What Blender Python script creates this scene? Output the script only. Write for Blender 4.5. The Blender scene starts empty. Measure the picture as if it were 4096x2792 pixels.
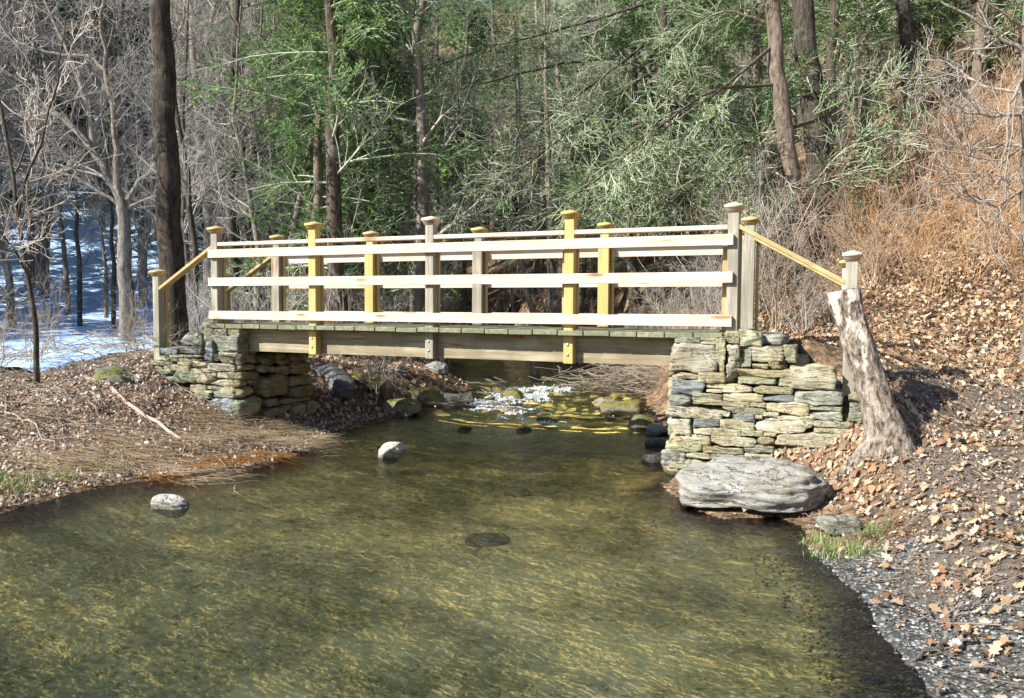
import bpy, bmesh, math, random
import numpy as np
from mathutils import Vector, noise
random.seed(7); RS = np.random.RandomState(11)
C = bpy.context.scene.collection
R = math.radians

# ------------------------------------------------------------------ camera (solved from the bridge's posts and rails)
CX, CY, CZ, YAW, PITCH, ROLL, FPX = 6.4262, -6.5919, 0.2562, 0.405, -0.0533, 0.0063, 3121.38
_fw = np.array([-math.sin(YAW)*math.cos(PITCH), math.cos(YAW)*math.cos(PITCH), math.sin(PITCH)])
_r0 = np.array([math.cos(YAW), math.sin(YAW), 0.0]); _u0 = np.cross(_r0, _fw)
_r = math.cos(ROLL)*_r0 + math.sin(ROLL)*_u0; _u = -math.sin(ROLL)*_r0 + math.cos(ROLL)*_u0
CAM = np.array([CX, CY, CZ]); K = 4096/2324
def ray(x, y): return _fw + _r*((x*K-2048)/FPX) - _u*((y*K-1396)/FPX)
def atz(x, y, Z): d = ray(x, y); return CAM + d*(Z-CAM[2])/d[2]
def aty(x, y, Y): d = ray(x, y); return CAM + d*(Y-CAM[1])/d[1]
def atd(x, y, D): return CAM + ray(x, y)*D
def proj(P):
    d = np.asarray(P)-CAM; z = d @ _fw
    return (2048+FPX*(d@_r)/z)/K, (1396-FPX*(d@_u)/z)/K, z
cam = bpy.data.objects.new('camera', bpy.data.cameras.new('camera')); C.objects.link(cam)
from mathutils import Matrix
M = Matrix(((_r[0], _u[0], -_fw[0]), (_r[1], _u[1], -_fw[1]), (_r[2], _u[2], -_fw[2]))).to_4x4(); M.translation = Vector(CAM)
cam.matrix_world = M; cam.data.sensor_width = 36; cam.data.lens = 36*FPX/4096; cam.data.clip_end = 2000; cam.data.clip_start = .05
bpy.context.scene.camera = cam

# ------------------------------------------------------------------ object helpers
def tag(o, label=None, cat=None, group=None, kind=None):
    if label: o['label'] = label
    if cat: o['category'] = cat
    if group: o['group'] = group
    if kind: o['kind'] = kind
    return o
def empty(name, loc):
    o = bpy.data.objects.new(name, None); C.objects.link(o); o.location = loc; return o
def link(name, me, mat, parent=None, smooth=True):
    if mat and not me.materials: me.materials.append(mat)
    o = bpy.data.objects.new(name, me); C.objects.link(o)
    if smooth: me.shade_smooth() if hasattr(me, 'shade_smooth') else None
    if parent:
        o.parent = parent; o.location = -Vector(parent.location)   # meshes are written in world space
    return o
def np_mesh(name, V, F, col=None):
    """V (n,3), F list of int arrays each (m,k)"""
    me = bpy.data.meshes.new(name)
    if not isinstance(F, (list, tuple)): F = [F]
    F = [f for f in F if len(f)]
    me.vertices.add(len(V)); me.vertices.foreach_set('co', np.asarray(V, np.float32).ravel())
    loops = np.concatenate([f.ravel() for f in F]).astype(np.int32)
    tot = np.concatenate([np.full(len(f), f.shape[1], np.int32) for f in F])
    st = np.concatenate([[0], np.cumsum(tot)[:-1]]).astype(np.int32)
    me.loops.add(len(loops)); me.loops.foreach_set('vertex_index', loops)
    me.polygons.add(len(tot)); me.polygons.foreach_set('loop_start', st); me.polygons.foreach_set('loop_total', tot)
    me.update(calc_edges=True)
    if col is not None:
        a = me.color_attributes.new('col', 'FLOAT_COLOR', 'POINT')
        c = np.ones((len(V), 4), np.float32); c[:, :3] = col; a.data.foreach_set('color', c.ravel())
    return me
class MB:
    """collects pieces (V, F, colour) into one mesh"""
    def __init__(s): s.V = []; s.F = {}; s.c = []; s.n = 0
    def add(s, V, F, col=(1, 1, 1)):
        V = np.asarray(V, float)
        for f in (F if isinstance(F, list) else [F]):
            f = np.asarray(f)
            if len(f): s.F.setdefault(f.shape[1], []).append(f+s.n)
        s.V.append(V); c = np.asarray(col, float); s.c.append(np.broadcast_to(c, (len(V), 3))); s.n += len(V)
    def mesh(s, name):
        return np_mesh(name, np.concatenate(s.V), [np.concatenate(v) for v in s.F.values()], np.concatenate(s.c))

# ------------------------------------------------------------------ materials
class NT:
    def __init__(s, name, rough=.8, spec=.3):
        s.m = bpy.data.materials.new(name); s.m.use_nodes = True; s.t = s.m.node_tree; s.n = s.t.nodes; s.l = s.t.links
        s.b = s.n['Principled BSDF']; s.b.inputs['Roughness'].default_value = rough; s.b.inputs['Specular IOR Level'].default_value = spec
        s.geo = s.n.new('ShaderNodeNewGeometry'); s.P = s.geo.outputs['Position']
        s.tc = s.n.new('ShaderNodeTexCoord'); s.O = s.tc.outputs['Object']
    def set(s, sock, v):
        if hasattr(v, 'is_output'): s.l.new(v, sock)
        elif isinstance(v, (tuple, list)) and len(v) == 3 and sock.type == 'RGBA': sock.default_value = (*v, 1)
        else: sock.default_value = v
    def map(s, vec, sc=(1, 1, 1), rot=(0, 0, 0)):
        n = s.n.new('ShaderNodeMapping'); s.l.new(vec, n.inputs['Vector']); n.inputs['Scale'].default_value = sc; n.inputs['Rotation'].default_value = rot
        return n.outputs[0]
    def noise(s, vec, scale, detail=4, rough=.6, dist=0, color=False):
        n = s.n.new('ShaderNodeTexNoise'); s.l.new(vec, n.inputs['Vector']); n.inputs['Scale'].default_value = scale
        n.inputs['Detail'].default_value = detail; n.inputs['Roughness'].default_value = rough; n.inputs['Distortion'].default_value = dist
        return n.outputs['Color' if color else 'Fac']
    def vor(s, vec, scale, feat='F1', out='Distance', rnd=1):
        n = s.n.new('ShaderNodeTexVoronoi'); n.feature = feat; s.l.new(vec, n.inputs['Vector']); n.inputs['Scale'].default_value = scale
        n.inputs['Randomness'].default_value = rnd
        return n.outputs[out]
    def ramp(s, f, stops, interp='LINEAR'):
        n = s.n.new('ShaderNodeValToRGB'); s.l.new(f, n.inputs['Fac']); e = n.color_ramp; e.interpolation = interp
        while len(e.elements) < len(stops): e.elements.new(.5)
        for k, (p, c) in zip(e.elements, stops):
            k.position = p; k.color = (c, c, c, 1) if isinstance(c, (int, float)) else (*c, 1)
        return n.outputs['Color']
    def mix(s, f, a, b, mode='MIX'):
        n = s.n.new('ShaderNodeMix'); n.data_type = 'RGBA'; n.blend_type = mode
        s.set(n.inputs[0], f); s.set(n.inputs[6], a); s.set(n.inputs[7], b); return n.outputs[2]
    def math(s, op, a, b=0.0):
        n = s.n.new('ShaderNodeMath'); n.operation = op; s.set(n.inputs[0], a); s.set(n.inputs[1], b); return n.outputs[0]
    def xyz(s, vec):
        n = s.n.new('ShaderNodeSeparateXYZ'); s.l.new(vec, n.inputs[0]); return n.outputs
    def attr(s, name='col'):
        n = s.n.new('ShaderNodeAttribute'); n.attribute_name = name; return n.outputs['Color']
    def rand(s): return s.n.new('ShaderNodeObjectInfo').outputs['Random']
    def bump(s, h, st=.5, d=.02, normal=None):
        n = s.n.new('ShaderNodeBump'); n.inputs['Strength'].default_value = st; n.inputs['Distance'].default_value = d
        s.set(n.inputs['Height'], h)
        if normal: s.l.new(normal, n.inputs['Normal'])
        s.l.new(n.outputs[0], s.b.inputs['Normal']); return n.outputs[0]
    def base(s, c): s.set(s.b.inputs['Base Color'], c); return s.m

def wood(name, light, dark, axis, knot=(.28, .12, .04), kn=0):
    n = NT(name, .75, .25)
    sc = {'x': (1.2, 26, 26), 'z': (26, 26, 1.2), 'y': (26, 1.2, 26)}[axis]
    v = n.map(n.O, sc)
    g = n.noise(v, 1.0, 5, .65, .6)
    f = n.ramp(g, [(.32, dark), (.5, tuple((a+b)/2 for a, b in zip(light, dark))), (.66, light)])
    fine = n.noise(n.map(n.O, tuple(c*5 for c in sc)), 1.0, 3, .6)
    f = n.mix(n.ramp(fine, [(.3, .35), (.62, 0.0)]), f, tuple(c*.55 for c in dark))
    ks = {'x': (1.6, 9, 9), 'z': (9, 9, 1.6), 'y': (9, 1.6, 9)}[axis]
    kd = n.vor(n.map(n.O, ks), 1.0)
    f = n.mix(n.ramp(kd, [(.08+kn*.04, .95), (.12+kn*.04, .3), (.20+kn*.04, 0.0)]), f, knot)
    blotch = n.noise(n.O, 3.5, 3, .5)
    f = n.mix(n.ramp(blotch, [(.42, 0.0), (.62, .6)]), f, dark)
    n.bump(g, .35, .004)
    return n.base(f)
W = {}
for ax in 'xz':
    W['pale_'+ax] = wood('pale_pine_'+ax, (.77, .67, .63), (.62, .47, .32), ax, knot=(.26, .16, .07), kn=1)
    W['yellow_'+ax] = wood('yellow_pine_'+ax, (.68, .55, .25), (.48, .35, .12), ax)
    W['grey_'+ax] = wood('weathered_wood_'+ax, (.50, .47, .38), (.22, .20, .16), ax)
    W['tan_'+ax] = wood('tan_pine_'+ax, (.64, .52, .27), (.38, .27, .12), ax)
W['dark_y'] = wood('mossy_plank', (.34, .34, .24), (.13, .14, .08), 'y')
W['beam'] = wood('treated_beam', (.50, .44, .30), (.20, .16, .10), 'x')

def stone_mat(name, wet=False):
    n = NT(name, .85 if not wet else .35, .3 if not wet else .5)
    c = n.attr()
    big = n.noise(n.O, 5, 5, .65)
    f = n.mix(n.ramp(big, [(.35, 0.0), (.65, .8)]), c, n.mix(1.0, c, (.62, .55, .38), 'MULTIPLY'))
    st = n.noise(n.map(n.O, (2.5, 2.5, 22), (.12, .08, 0)), 1.6, 6, .7, .4)
    f = n.mix(n.ramp(st, [(.36, .75), (.5, 0.0)]), f, n.mix(1.0, c, (.38, .33, .27), 'MULTIPLY'))
    sp = n.noise(n.O, 55, 4, .7)
    f = n.mix(n.ramp(sp, [(.5, 0.0), (.68, .55)]), f, n.mix(1.0, c, (1.5, 1.45, 1.3), 'MULTIPLY'))
    li = n.noise(n.O, 9, 5, .7)
    f = n.mix(n.ramp(li, [(.6, 0.0), (.68, .45)]), f, (.16, .17, .07))
    wetb = n.ramp(n.math('ADD', n.math('MULTIPLY', n.math('ADD', n.xyz(n.P)[2], 1.165), 12), n.math('MULTIPLY', li, .4)), [(.0, .75), (.45, 0.0)])
    f = n.mix(wetb, f, n.mix(1.0, f, (.30, .30, .26), 'MULTIPLY'))
    ck = n.noise(n.map(n.O, (1.3, 1.3, 6), (.1, .05, 0)), 2.2, 5, .6, 1.2)
    cr = n.ramp(n.math('ABSOLUTE', n.math('SUBTRACT', ck, .5)), [(.0, 1.0), (.012, 0.0)])
    f = n.mix(n.math('MULTIPLY', cr, .8), f, (.04, .035, .03))
    h = n.math('ADD', n.math('ADD', n.math('MULTIPLY', st, 1.2), n.math('MULTIPLY', sp, .35)), n.math('MULTIPLY', cr, -.6))
    n.bump(h, .85, .02)
    return n.base(f)
STONE = stone_mat('field_stone'); WET = stone_mat('wet_stone', True)
def mossy_mat():
    n = NT('mossy_stone', .7, .35); c = n.attr()
    m = n.noise(n.O, 7, 5, .7)
    up = n.xyz(n.geo.outputs['Normal'])[2]
    k = n.math('MULTIPLY', n.ramp(m, [(.38, 0.0), (.52, 1.0)]), n.ramp(up, [(.1, 0.0), (.55, 1.0)]))
    moss = n.ramp(n.noise(n.O, 30, 4, .7), [(.35, (.05, .06, .01)), (.6, (.2, .19, .03))])
    rk = n.mix(n.ramp(n.noise(n.O, 14, 6, .7), [(.35, .7), (.6, 0.0)]), c, n.mix(1.0, c, (.4, .35, .3), 'MULTIPLY'))
    n.bump(n.noise(n.O, 26, 6, .75), .8, .03)
    return n.base(n.mix(k, rk, moss))
MOSSY = mossy_mat()
def plain(name, col, rough=.9, spec=.2, metal=0):
    n = NT(name, rough, spec); n.b.inputs['Metallic'].default_value = metal
    v = n.noise(n.O, 20, 4, .6)
    return n.base(n.mix(n.ramp(v, [(.35, .5), (.65, 0.0)]), col, tuple(c*.6 for c in col)))
MORTAR = plain('packed_earth_core', (.045, .038, .03))
STEEL = plain('galvanised_steel', (.55, .55, .55), .4, .5, .8)
def bark(name, light, dark, scz=.25, patch=(.5, .52, .45), patch_amt=.4):
    n = NT(name, .95, .15)
    v = n.map(n.O, (1, 1, scz)); a = n.noise(v, 22, 6, .75, .5)
    f = n.ramp(a, [(.34, dark), (.62, light)])
    vary = n.math('ADD', n.math('MULTIPLY', n.rand(), .7), .65)
    f = n.mix(1.0, f, vary, 'MULTIPLY')
    p = n.noise(n.O, 2.6, 5, .7)
    f = n.mix(n.ramp(p, [(.56, 0.0), (.68, patch_amt)]), f, patch)
    n.bump(a, 1.0, .03)
    return n.base(f)
BARK = bark('grey_bark', (.30, .26, .22), (.09, .075, .06))
BARKD = bark('dark_bark', (.12, .10, .08), (.02, .017, .013), patch=(.24, .28, .20), patch_amt=.5)
BARKH = bark('hemlock_bark', (.24, .19, .15), (.06, .045, .035))
BARKP = bark('pale_bark', (.36, .31, .26), (.12, .10, .08))
def twig_mat(name, a, b):
    n = NT(name, .8, .25)
    f = n.ramp(n.noise(n.P, .9, 3, .6), [(.35, a), (.65, b)])
    f = n.mix(n.ramp(n.rand(), [(0, 0.0), (1, .5)]), f, tuple(.5*(x+y)*.55 for x, y in zip(a, b)))
    return n.base(f)
TWIG = twig_mat('grey_twig', (.27, .24, .21), (.56, .52, .46))
TWIGH = twig_mat('lichen_twig', (.30, .34, .22), (.62, .65, .50))
STICK = twig_mat('dead_stick', (.16, .13, .10), (.44, .38, .31))
TWIGB = twig_mat('brown_twig', (.24, .18, .13), (.52, .42, .32))
TWIGR = twig_mat('rusty_twig', (.44, .24, .10), (.64, .46, .31))
def leaf_mat(name, rough=.6, trans=.3, extra=None):
    n = NT(name, rough, .3); c = n.attr()
    if extra: c = n.mix(n.ramp(n.noise(n.P, extra, 3, .6), [(.35, 0.0), (.65, .6)]), c, n.mix(1.0, c, (.5, .6, .6), 'MULTIPLY'))
    n.base(c)
    tr = n.n.new('ShaderNodeBsdfTranslucent'); n.l.new(c, tr.inputs['Color'])
    mx = n.n.new('ShaderNodeMixShader'); mx.inputs[0].default_value = trans
    n.l.new(n.b.outputs[0], mx.inputs[1]); n.l.new(tr.outputs[0], mx.inputs[2])
    n.l.new(mx.outputs[0], n.n['Material Output'].inputs['Surface'])
    return n.m
NEEDLE = leaf_mat('hemlock_needles', .55, .35, .8)
LITTER = leaf_mat('dry_leaf', .7, .2)
GRASSM = leaf_mat('blade', .6, .35)

# ------------------------------------------------------------------ terrain
def wlev(y): # water surface height along the brook (it falls through a riffle just past the bridge)
    y = np.asarray(y, float)
    return -1.2 + .07*smooth(2.35, 2.75, y) + .12*smooth(3.2, 5.2, y) + .012*np.clip(y-5.2, 0, 20)
def smooth(a, b, x):
    t = np.clip((x-a)/(b-a), 0, 1); return t*t*(3-2*t)
def wpt(x, y, Z): p = atz(x, y, Z); return (p[0], p[1])
bankL = [(-14, -7.0), (-3, -4.6)] + [wpt(x, y, -1.2) for x, y in ((0, 1165), (170, 1120), (300, 1096), (440, 1078), (560, 1068), (650, 1042), (705, 1018), (740, 990), (800, 972))] \
      + [wpt(850, 945, -1.14), wpt(950, 922, -1.11), wpt(1020, 905, -1.08), wpt(1070, 880, -1.03), wpt(1030, 855, -1.0), wpt(1010, 838, -.98), (-1.3, 8.6), (-5, 11.5), (-9, 13)]
bankR = [(-8, 14.5), (-3.5, 13), (.2, 10.5)] + [wpt(1330, 830, -.98), wpt(1400, 862, -1.0), wpt(1440, 885, -1.04), wpt(1470, 930, -1.12), wpt(1500, 960, -1.18), (5.06, .9), (5.1, -.15)] \
      + [wpt(x, y, -1.2) for x, y in ((1500, 1098), (1560, 1150), (1640, 1180), (1760, 1172), (1822, 1200), (1850, 1262), (1930, 1330), (2000, 1420), (2060, 1500), (2110, 1584))] + [(7.0, -5), (7.4, -8), (7, -13), (-14, -14)]
POLY = np.array(bankL + bankR)
def sdist(x, y):
    """signed distance to the brook's outline, negative in the water"""
    x = np.asarray(x, float).ravel(); y = np.asarray(y, float).ravel()
    d = np.full(len(x), 1e9); ins = np.zeros(len(x), bool)
    A = POLY; B = np.roll(POLY, -1, 0)
    for (ax, ay), (bx, by) in zip(A, B):
        ex, ey = bx-ax, by-ay; t = np.clip(((x-ax)*ex+(y-ay)*ey)/(ex*ex+ey*ey+1e-12), 0, 1)
        d = np.minimum(d, np.hypot(x-ax-t*ex, y-ay-t*ey))
        c = ((ay > y) != (by > y))
        if abs(by-ay) > 1e-12: ins ^= c & (x < ax+(y-ay)*ex/ey)
    return np.where(ins, -d, d)
_c = [(-.9, 0, -.42), (-1.6, -.1, -.5), (-.9, -.7, -.62), (-.9, 1.0, -.35), (-.6, 2.2, -.5), (.3, -.4, -.98), (-.2, -.5, -.85), (.05, -1.1, -.93), (-.72, -1.89, -1.02), (-2.2, -2, -.95), (-3, -1, -.7),
      (1.2, -.6, -1.1), (.8, .5, -1.14), (.75, 1.0, -1.08), (.45, -.45, -1.04), (-4, .5, -.55), (-3, 3, -.5), (-7, 3, -.55), (-9.5, 5, -.5), (-6, 7, -.45), (-12, 8, -.3), (-15, 4, -.5), (-7, 11, .2), (-4, 7.5, -.4), (-14, 13, .9), (-20, 12, 1.2), (-26.8, 17.6, 4.8), (-30, 5, 2.5), (-40, 30, 12), (-22, 28, 8),
      (.9, 1.6, -1.0), (.6, 3, -.8), (.9, 5, -.75), (-1, 5, -.6), (-.5, 7.5, -.7), (-3, 9.5, -.6), (1.6, 3.2, -.88), (-5, 14.5, .3), (-9, 20, 2.4), (-2, 17, 2.0), (-10, 32, 7),
      (5.6, 2.2, -.15), (5.4, 4, .1), (5, 1.2, -.85), (4.5, 3.4, -.75), (3.6, 5.5, -.55), (4.4, 6, .3), (3.5, 8, .7), (2.06, 9, .9), (1, 11, .6), (1, 13.5, 1.6), (5.7, 6.24, 1.1), (6.06, 6.4, 1.25), (7.57, 9.3, 2.7), (9.63, 12.5, 4.6), (4, 13, 2.8), (2, 20, 4.5), (6, 22, 6.5), (14, 20, 10),
      (6.1, .6, .0), (6.6, 0, -.40), (6.4, 1.2, -.12), (6.55, -.25, -.74), (6.9, -.3, -.74), (7.3, .3, -.6), (7.5, -.8, -.78), (7.9, 2.6, -.42), (7.0, 2.2, -.1), (7.2, 4, .35), (8.5, 4.2, .35), (8.7, 6.4, 1.35), (9.5, 2, .4), (9.5, -1, -.3), (8.2, -2.2, -.8), (7.2, -2.7, -1.04), (8.2, -4.5, -.95), (6.5, -1.2, -1.08), (6.3, -.6, -1.0), (7.4, -4.8, -1.12), (10.5, -5, -.5), (12, 5, 3), (12, 10, 5), (12, -1, 1.2),
      (5.3, -.2, -1.12), (5.75, -.15, -1.0), (6.25, -.15, -.87), (5.9, -.6, -1.1), (6.85, -.45, -.76), (7.1, -.5, -.78), (-60, 40, 30), (-35, 60, 30), (0, 60, 28), (30, 60, 34), (60, 30, 30), (60, -10, 18), (40, -40, 5), (0, -40, 0), (-40, -40, 0), (-60, 0, 6), (-140, 100, 40), (0, 170, 40), (140, 80, 50), (140, -120, 5), (-140, -120, 5)]
_c = np.array(_c, float)
def _tps():
    n = len(_c); D = np.hypot(_c[:, None, 0]-_c[None, :, 0], _c[:, None, 1]-_c[None, :, 1])
    A = np.zeros((n+3, n+3)); A[:n, :n] = D + np.eye(n)*(-.02); A[:n, n] = 1; A[:n, n+1:] = _c[:, :2]; A[n:, :n] = A[:n, n:].T
    return np.linalg.solve(A, np.concatenate([_c[:, 2], [0, 0, 0]]))
_w = _tps()
def vnoise(x, y, s, seed=0):
    """cheap smooth value noise"""
    x = np.asarray(x, float)*s + seed*17.3; y = np.asarray(y, float)*s + seed*9.1
    xi = np.floor(x); yi = np.floor(y); fx = x-xi; fy = y-yi; fx = fx*fx*(3-2*fx); fy = fy*fy*(3-2*fy)
    def h(a, b):
        v = np.sin(a*127.1+b*311.7+seed*74.7)*43758.5453; return v-np.floor(v)
    return (h(xi, yi)*(1-fx)+h(xi+1, yi)*fx)*(1-fy)+(h(xi, yi+1)*(1-fx)+h(xi+1, yi+1)*fx)*fy
def fbm(x, y, s, seed=0, o=4):
    return sum(vnoise(x, y, s*2**i, seed+i)*.5**i for i in range(o))/sum(.5**i for i in range(o))
def H(x, y, rough=True):
    sh = np.shape(x); x = np.asarray(x, float).ravel(); y = np.asarray(y, float).ravel()
    z = np.zeros(len(x))
    for i in range(0, len(x), 20000):
        X = x[i:i+20000]; Y = y[i:i+20000]
        z[i:i+20000] = np.hypot(X[:, None]-_c[None, :, 0], Y[:, None]-_c[None, :, 1]) @ _w[:-3] + _w[-3] + _w[-2]*X + _w[-1]*Y
    w = wlev(y); z = np.maximum(z, w+.06)
    near = (np.abs(x) < 16) & (y > -15) & (y < 17)
    d = np.full(len(x), 5.0); d[near] = sdist(x[near], y[near])
    n = (fbm(x, y, 1.3, 3)-.5)
    if rough: z = z + n*.10 + (fbm(x, y, 7, 5, 3)-.5)*.05
    t = smooth(0, .75, d)
    out = w + .01 + (z-w)*t
    dep = .10+.16*fbm(x, y, .7, 8)
    inn = w - dep*(1-np.exp(d/.35)) + (fbm(x, y, 4, 9, 2)-.5)*.03*(1-np.exp(d/.2))
    return np.where(d > 0, np.maximum(out, w+.004*np.minimum(d*10, 1)), inn).reshape(sh)

def axis(segs):
    out = []
    for a, b, s in segs: out += list(np.arange(a, b, s))
    return np.array(out+[segs[-1][1]])
gx = axis([(-260, -60, 20), (-60, -24, 2), (-24, -10, .45), (-10, -3, .13), (-3, 8.6, .05), (8.6, 13, .15), (13, 30, .6), (30, 60, 3), (60, 260, 20)])
gy = axis([(-260, -60, 20), (-60, -10, 3), (-10, -5, .25), (-5, 3.5, .05), (3.5, 8, .09), (8, 16, .2), (16, 40, .6), (40, 70, 3), (70, 280, 20)])
def grid_faces(nx, ny):
    i = np.arange(nx-1)[:, None]*ny + np.arange(ny-1)[None, :]
    return np.stack([i, i+ny, i+ny+1, i+1], -1).reshape(-1, 4)
GX, GY = np.meshgrid(gx, gy, indexing='ij'); GZ = H(GX, GY)
def ground_mat():
    n = NT('forest_floor', .95, .15)
    z = n.xyz(n.P)
    leafy = n.vor(n.map(n.P, (1, 1, 1)), 26, 'F1', 'Color'); lv = n.xyz(leafy)
    lc = n.ramp(lv[0], [(0, (.07, .045, .03)), (.35, (.20, .12, .07)), (.7, (.34, .22, .13)), (1, (.48, .35, .23))])
    soil = n.ramp(n.noise(n.P, 14, 6, .7), [(.35, (.035, .027, .018)), (.65, (.13, .095, .065))])
    amt = n.ramp(n.noise(n.P, 1.6, 4, .6), [(.38, .2), (.6, .9)])
    f = n.mix(amt, soil, lc)
    # gravelly beach at the right front, bare earth path beyond it
    g = n.vor(n.P, 46, 'F1', 'Color'); gv = n.xyz(g)
    grav = n.ramp(gv[1], [(0, (.06, .065, .065)), (.5, (.16, .165, .16)), (.85, (.3, .3, .29)), (1, (.6, .6, .58))])
    gd = n.vor(n.P, 46, 'F1', 'Distance')
    grav = n.mix(n.ramp(gd, [(.35, 0.0), (.6, .8)]), grav, (.05, .05, .045))
    att = n.attr('zone'); za = n.n.new('ShaderNodeSeparateColor'); n.l.new(att, za.inputs[0])
    f = n.mix(za.outputs[0], f, grav)
    path = n.ramp(n.noise(n.P, 22, 6, .75), [(.35, (.06, .05, .042)), (.6, (.2, .165, .13))])
    f = n.mix(za.outputs[1], f, path)
    # stream bed
    st = n.noise(n.map(n.P, (.8, 1.2, .3), (0, 0, -.1)), 2.6, 8, .8, .8)
    bed = n.ramp(st, [(.32, (.24, .22, .10)), (.43, (.42, .38, .19)), (.53, (.60, .54, .29)), (.66, (.80, .76, .54))])
    pv = n.vor(n.P, 30, 'F1', 'Color'); px = n.xyz(pv)
    bed = n.mix(.33, bed, n.ramp(px[0], [(0, (.12, .12, .07)), (.4, (.40, .36, .19)), (.75, (.62, .55, .32)), (1, (.88, .82, .64))]))
    fn = n.noise(n.P, 15, 8, .8, .8)
    bed = n.mix(n.ramp(fn, [(.38, .9), (.48, 0.0)]), bed, (.10, .09, .04))
    patch = n.noise(n.map(n.P, (.7, 1, 1)), .9, 5, .65, .5)
    bed = n.mix(n.ramp(patch, [(.40, .85), (.48, 0.0)]), bed, n.mix(1.0, bed, (.60, .66, .58), 'MULTIPLY'))
    bed = n.mix(n.ramp(patch, [(.50, 0.0), (.60, .8)]), bed, n.mix(1.0, bed, (1.7, 1.6, 1.4), 'MULTIPLY'))
    alpha = att.node.outputs['Alpha']
    bed = n.mix(n.math('MULTIPLY', alpha, .8), bed, n.mix(.5, n.mix(1.0, bed, (1.9, 1.8, 1.6), 'MULTIPLY'), (.92, .80, .50)))
    bed = n.mix(1.0, bed, (1.9, 1.75, 1.35), 'MULTIPLY')
    f = n.mix(za.outputs[2], f, bed)
    h = n.math('ADD', n.math('ADD', n.noise(n.P, 18, 7, .8), n.math('MULTIPLY', lv[1], .35)), n.math('MULTIPLY', gd, -.4))
    n.bump(h, .7, .025); bn = [q for q in n.n if q.type == 'BUMP'][0]
    n.l.new(n.math('SUBTRACT', .7, n.math('MULTIPLY', za.outputs[2], .45)), bn.inputs['Strength'])
    return n.base(f)
gm = np_mesh('ground', np.stack([GX.ravel(), GY.ravel(), GZ.ravel()], -1), grid_faces(len(gx), len(gy)))
nearm = (np.abs(GX) < 16) & (GY > -15) & (GY < 17)
SD = np.full(GX.shape, 5.0); SD[nearm] = sdist(GX[nearm], GY[nearm])
nz = fbm(GX, GY, 1.5, 21)
grv = (1-smooth(.25, 1.0, SD+(nz-.5)*1.0))*(GX > 5.9)*(GY < -1.6)*smooth(-.5, -.25, SD)
pth = smooth(.35, .6, 1-np.abs((GX-7.5)-(GY+1)*.12)/1.4 + (nz-.5)*.9)*(GY > -2.4)*(GY < 3)*(GX > 6.6)
zc = np.ones((GX.size, 4), np.float32); zc[:, 0] = grv.ravel(); zc[:, 1] = np.clip(pth, 0, 1).ravel(); zc[:, 2] = (1-smooth(-.32, -.05, SD+(nz-.5)*.2)).ravel()
bar = np.zeros(GX.shape)
for x_, y_, r1_, r2_ in ((1150, 1280, .75, .5), (1350, 1450, .5, .35), (900, 1450, .6, .3), (1000, 1330, .5, .3), (1250, 1160, .6, .3), (600, 1560, .3, .2)):
    q_ = atz(x_, y_, -1.35); bar = np.maximum(bar, np.exp(-((GX-q_[0])/r1_)**2-((GY-q_[1])/r2_)**2))
zc[:, 3] = np.clip(smooth(.2, .8, bar+(fbm(GX, GY, 1.8, 97)-.5)*1.1), 0, 1).ravel()
a = gm.color_attributes.new('zone', 'FLOAT_COLOR', 'POINT'); a.data.foreach_set('color', zc.ravel())
tag(link('ground', gm, ground_mat()), kind='structure')

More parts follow.
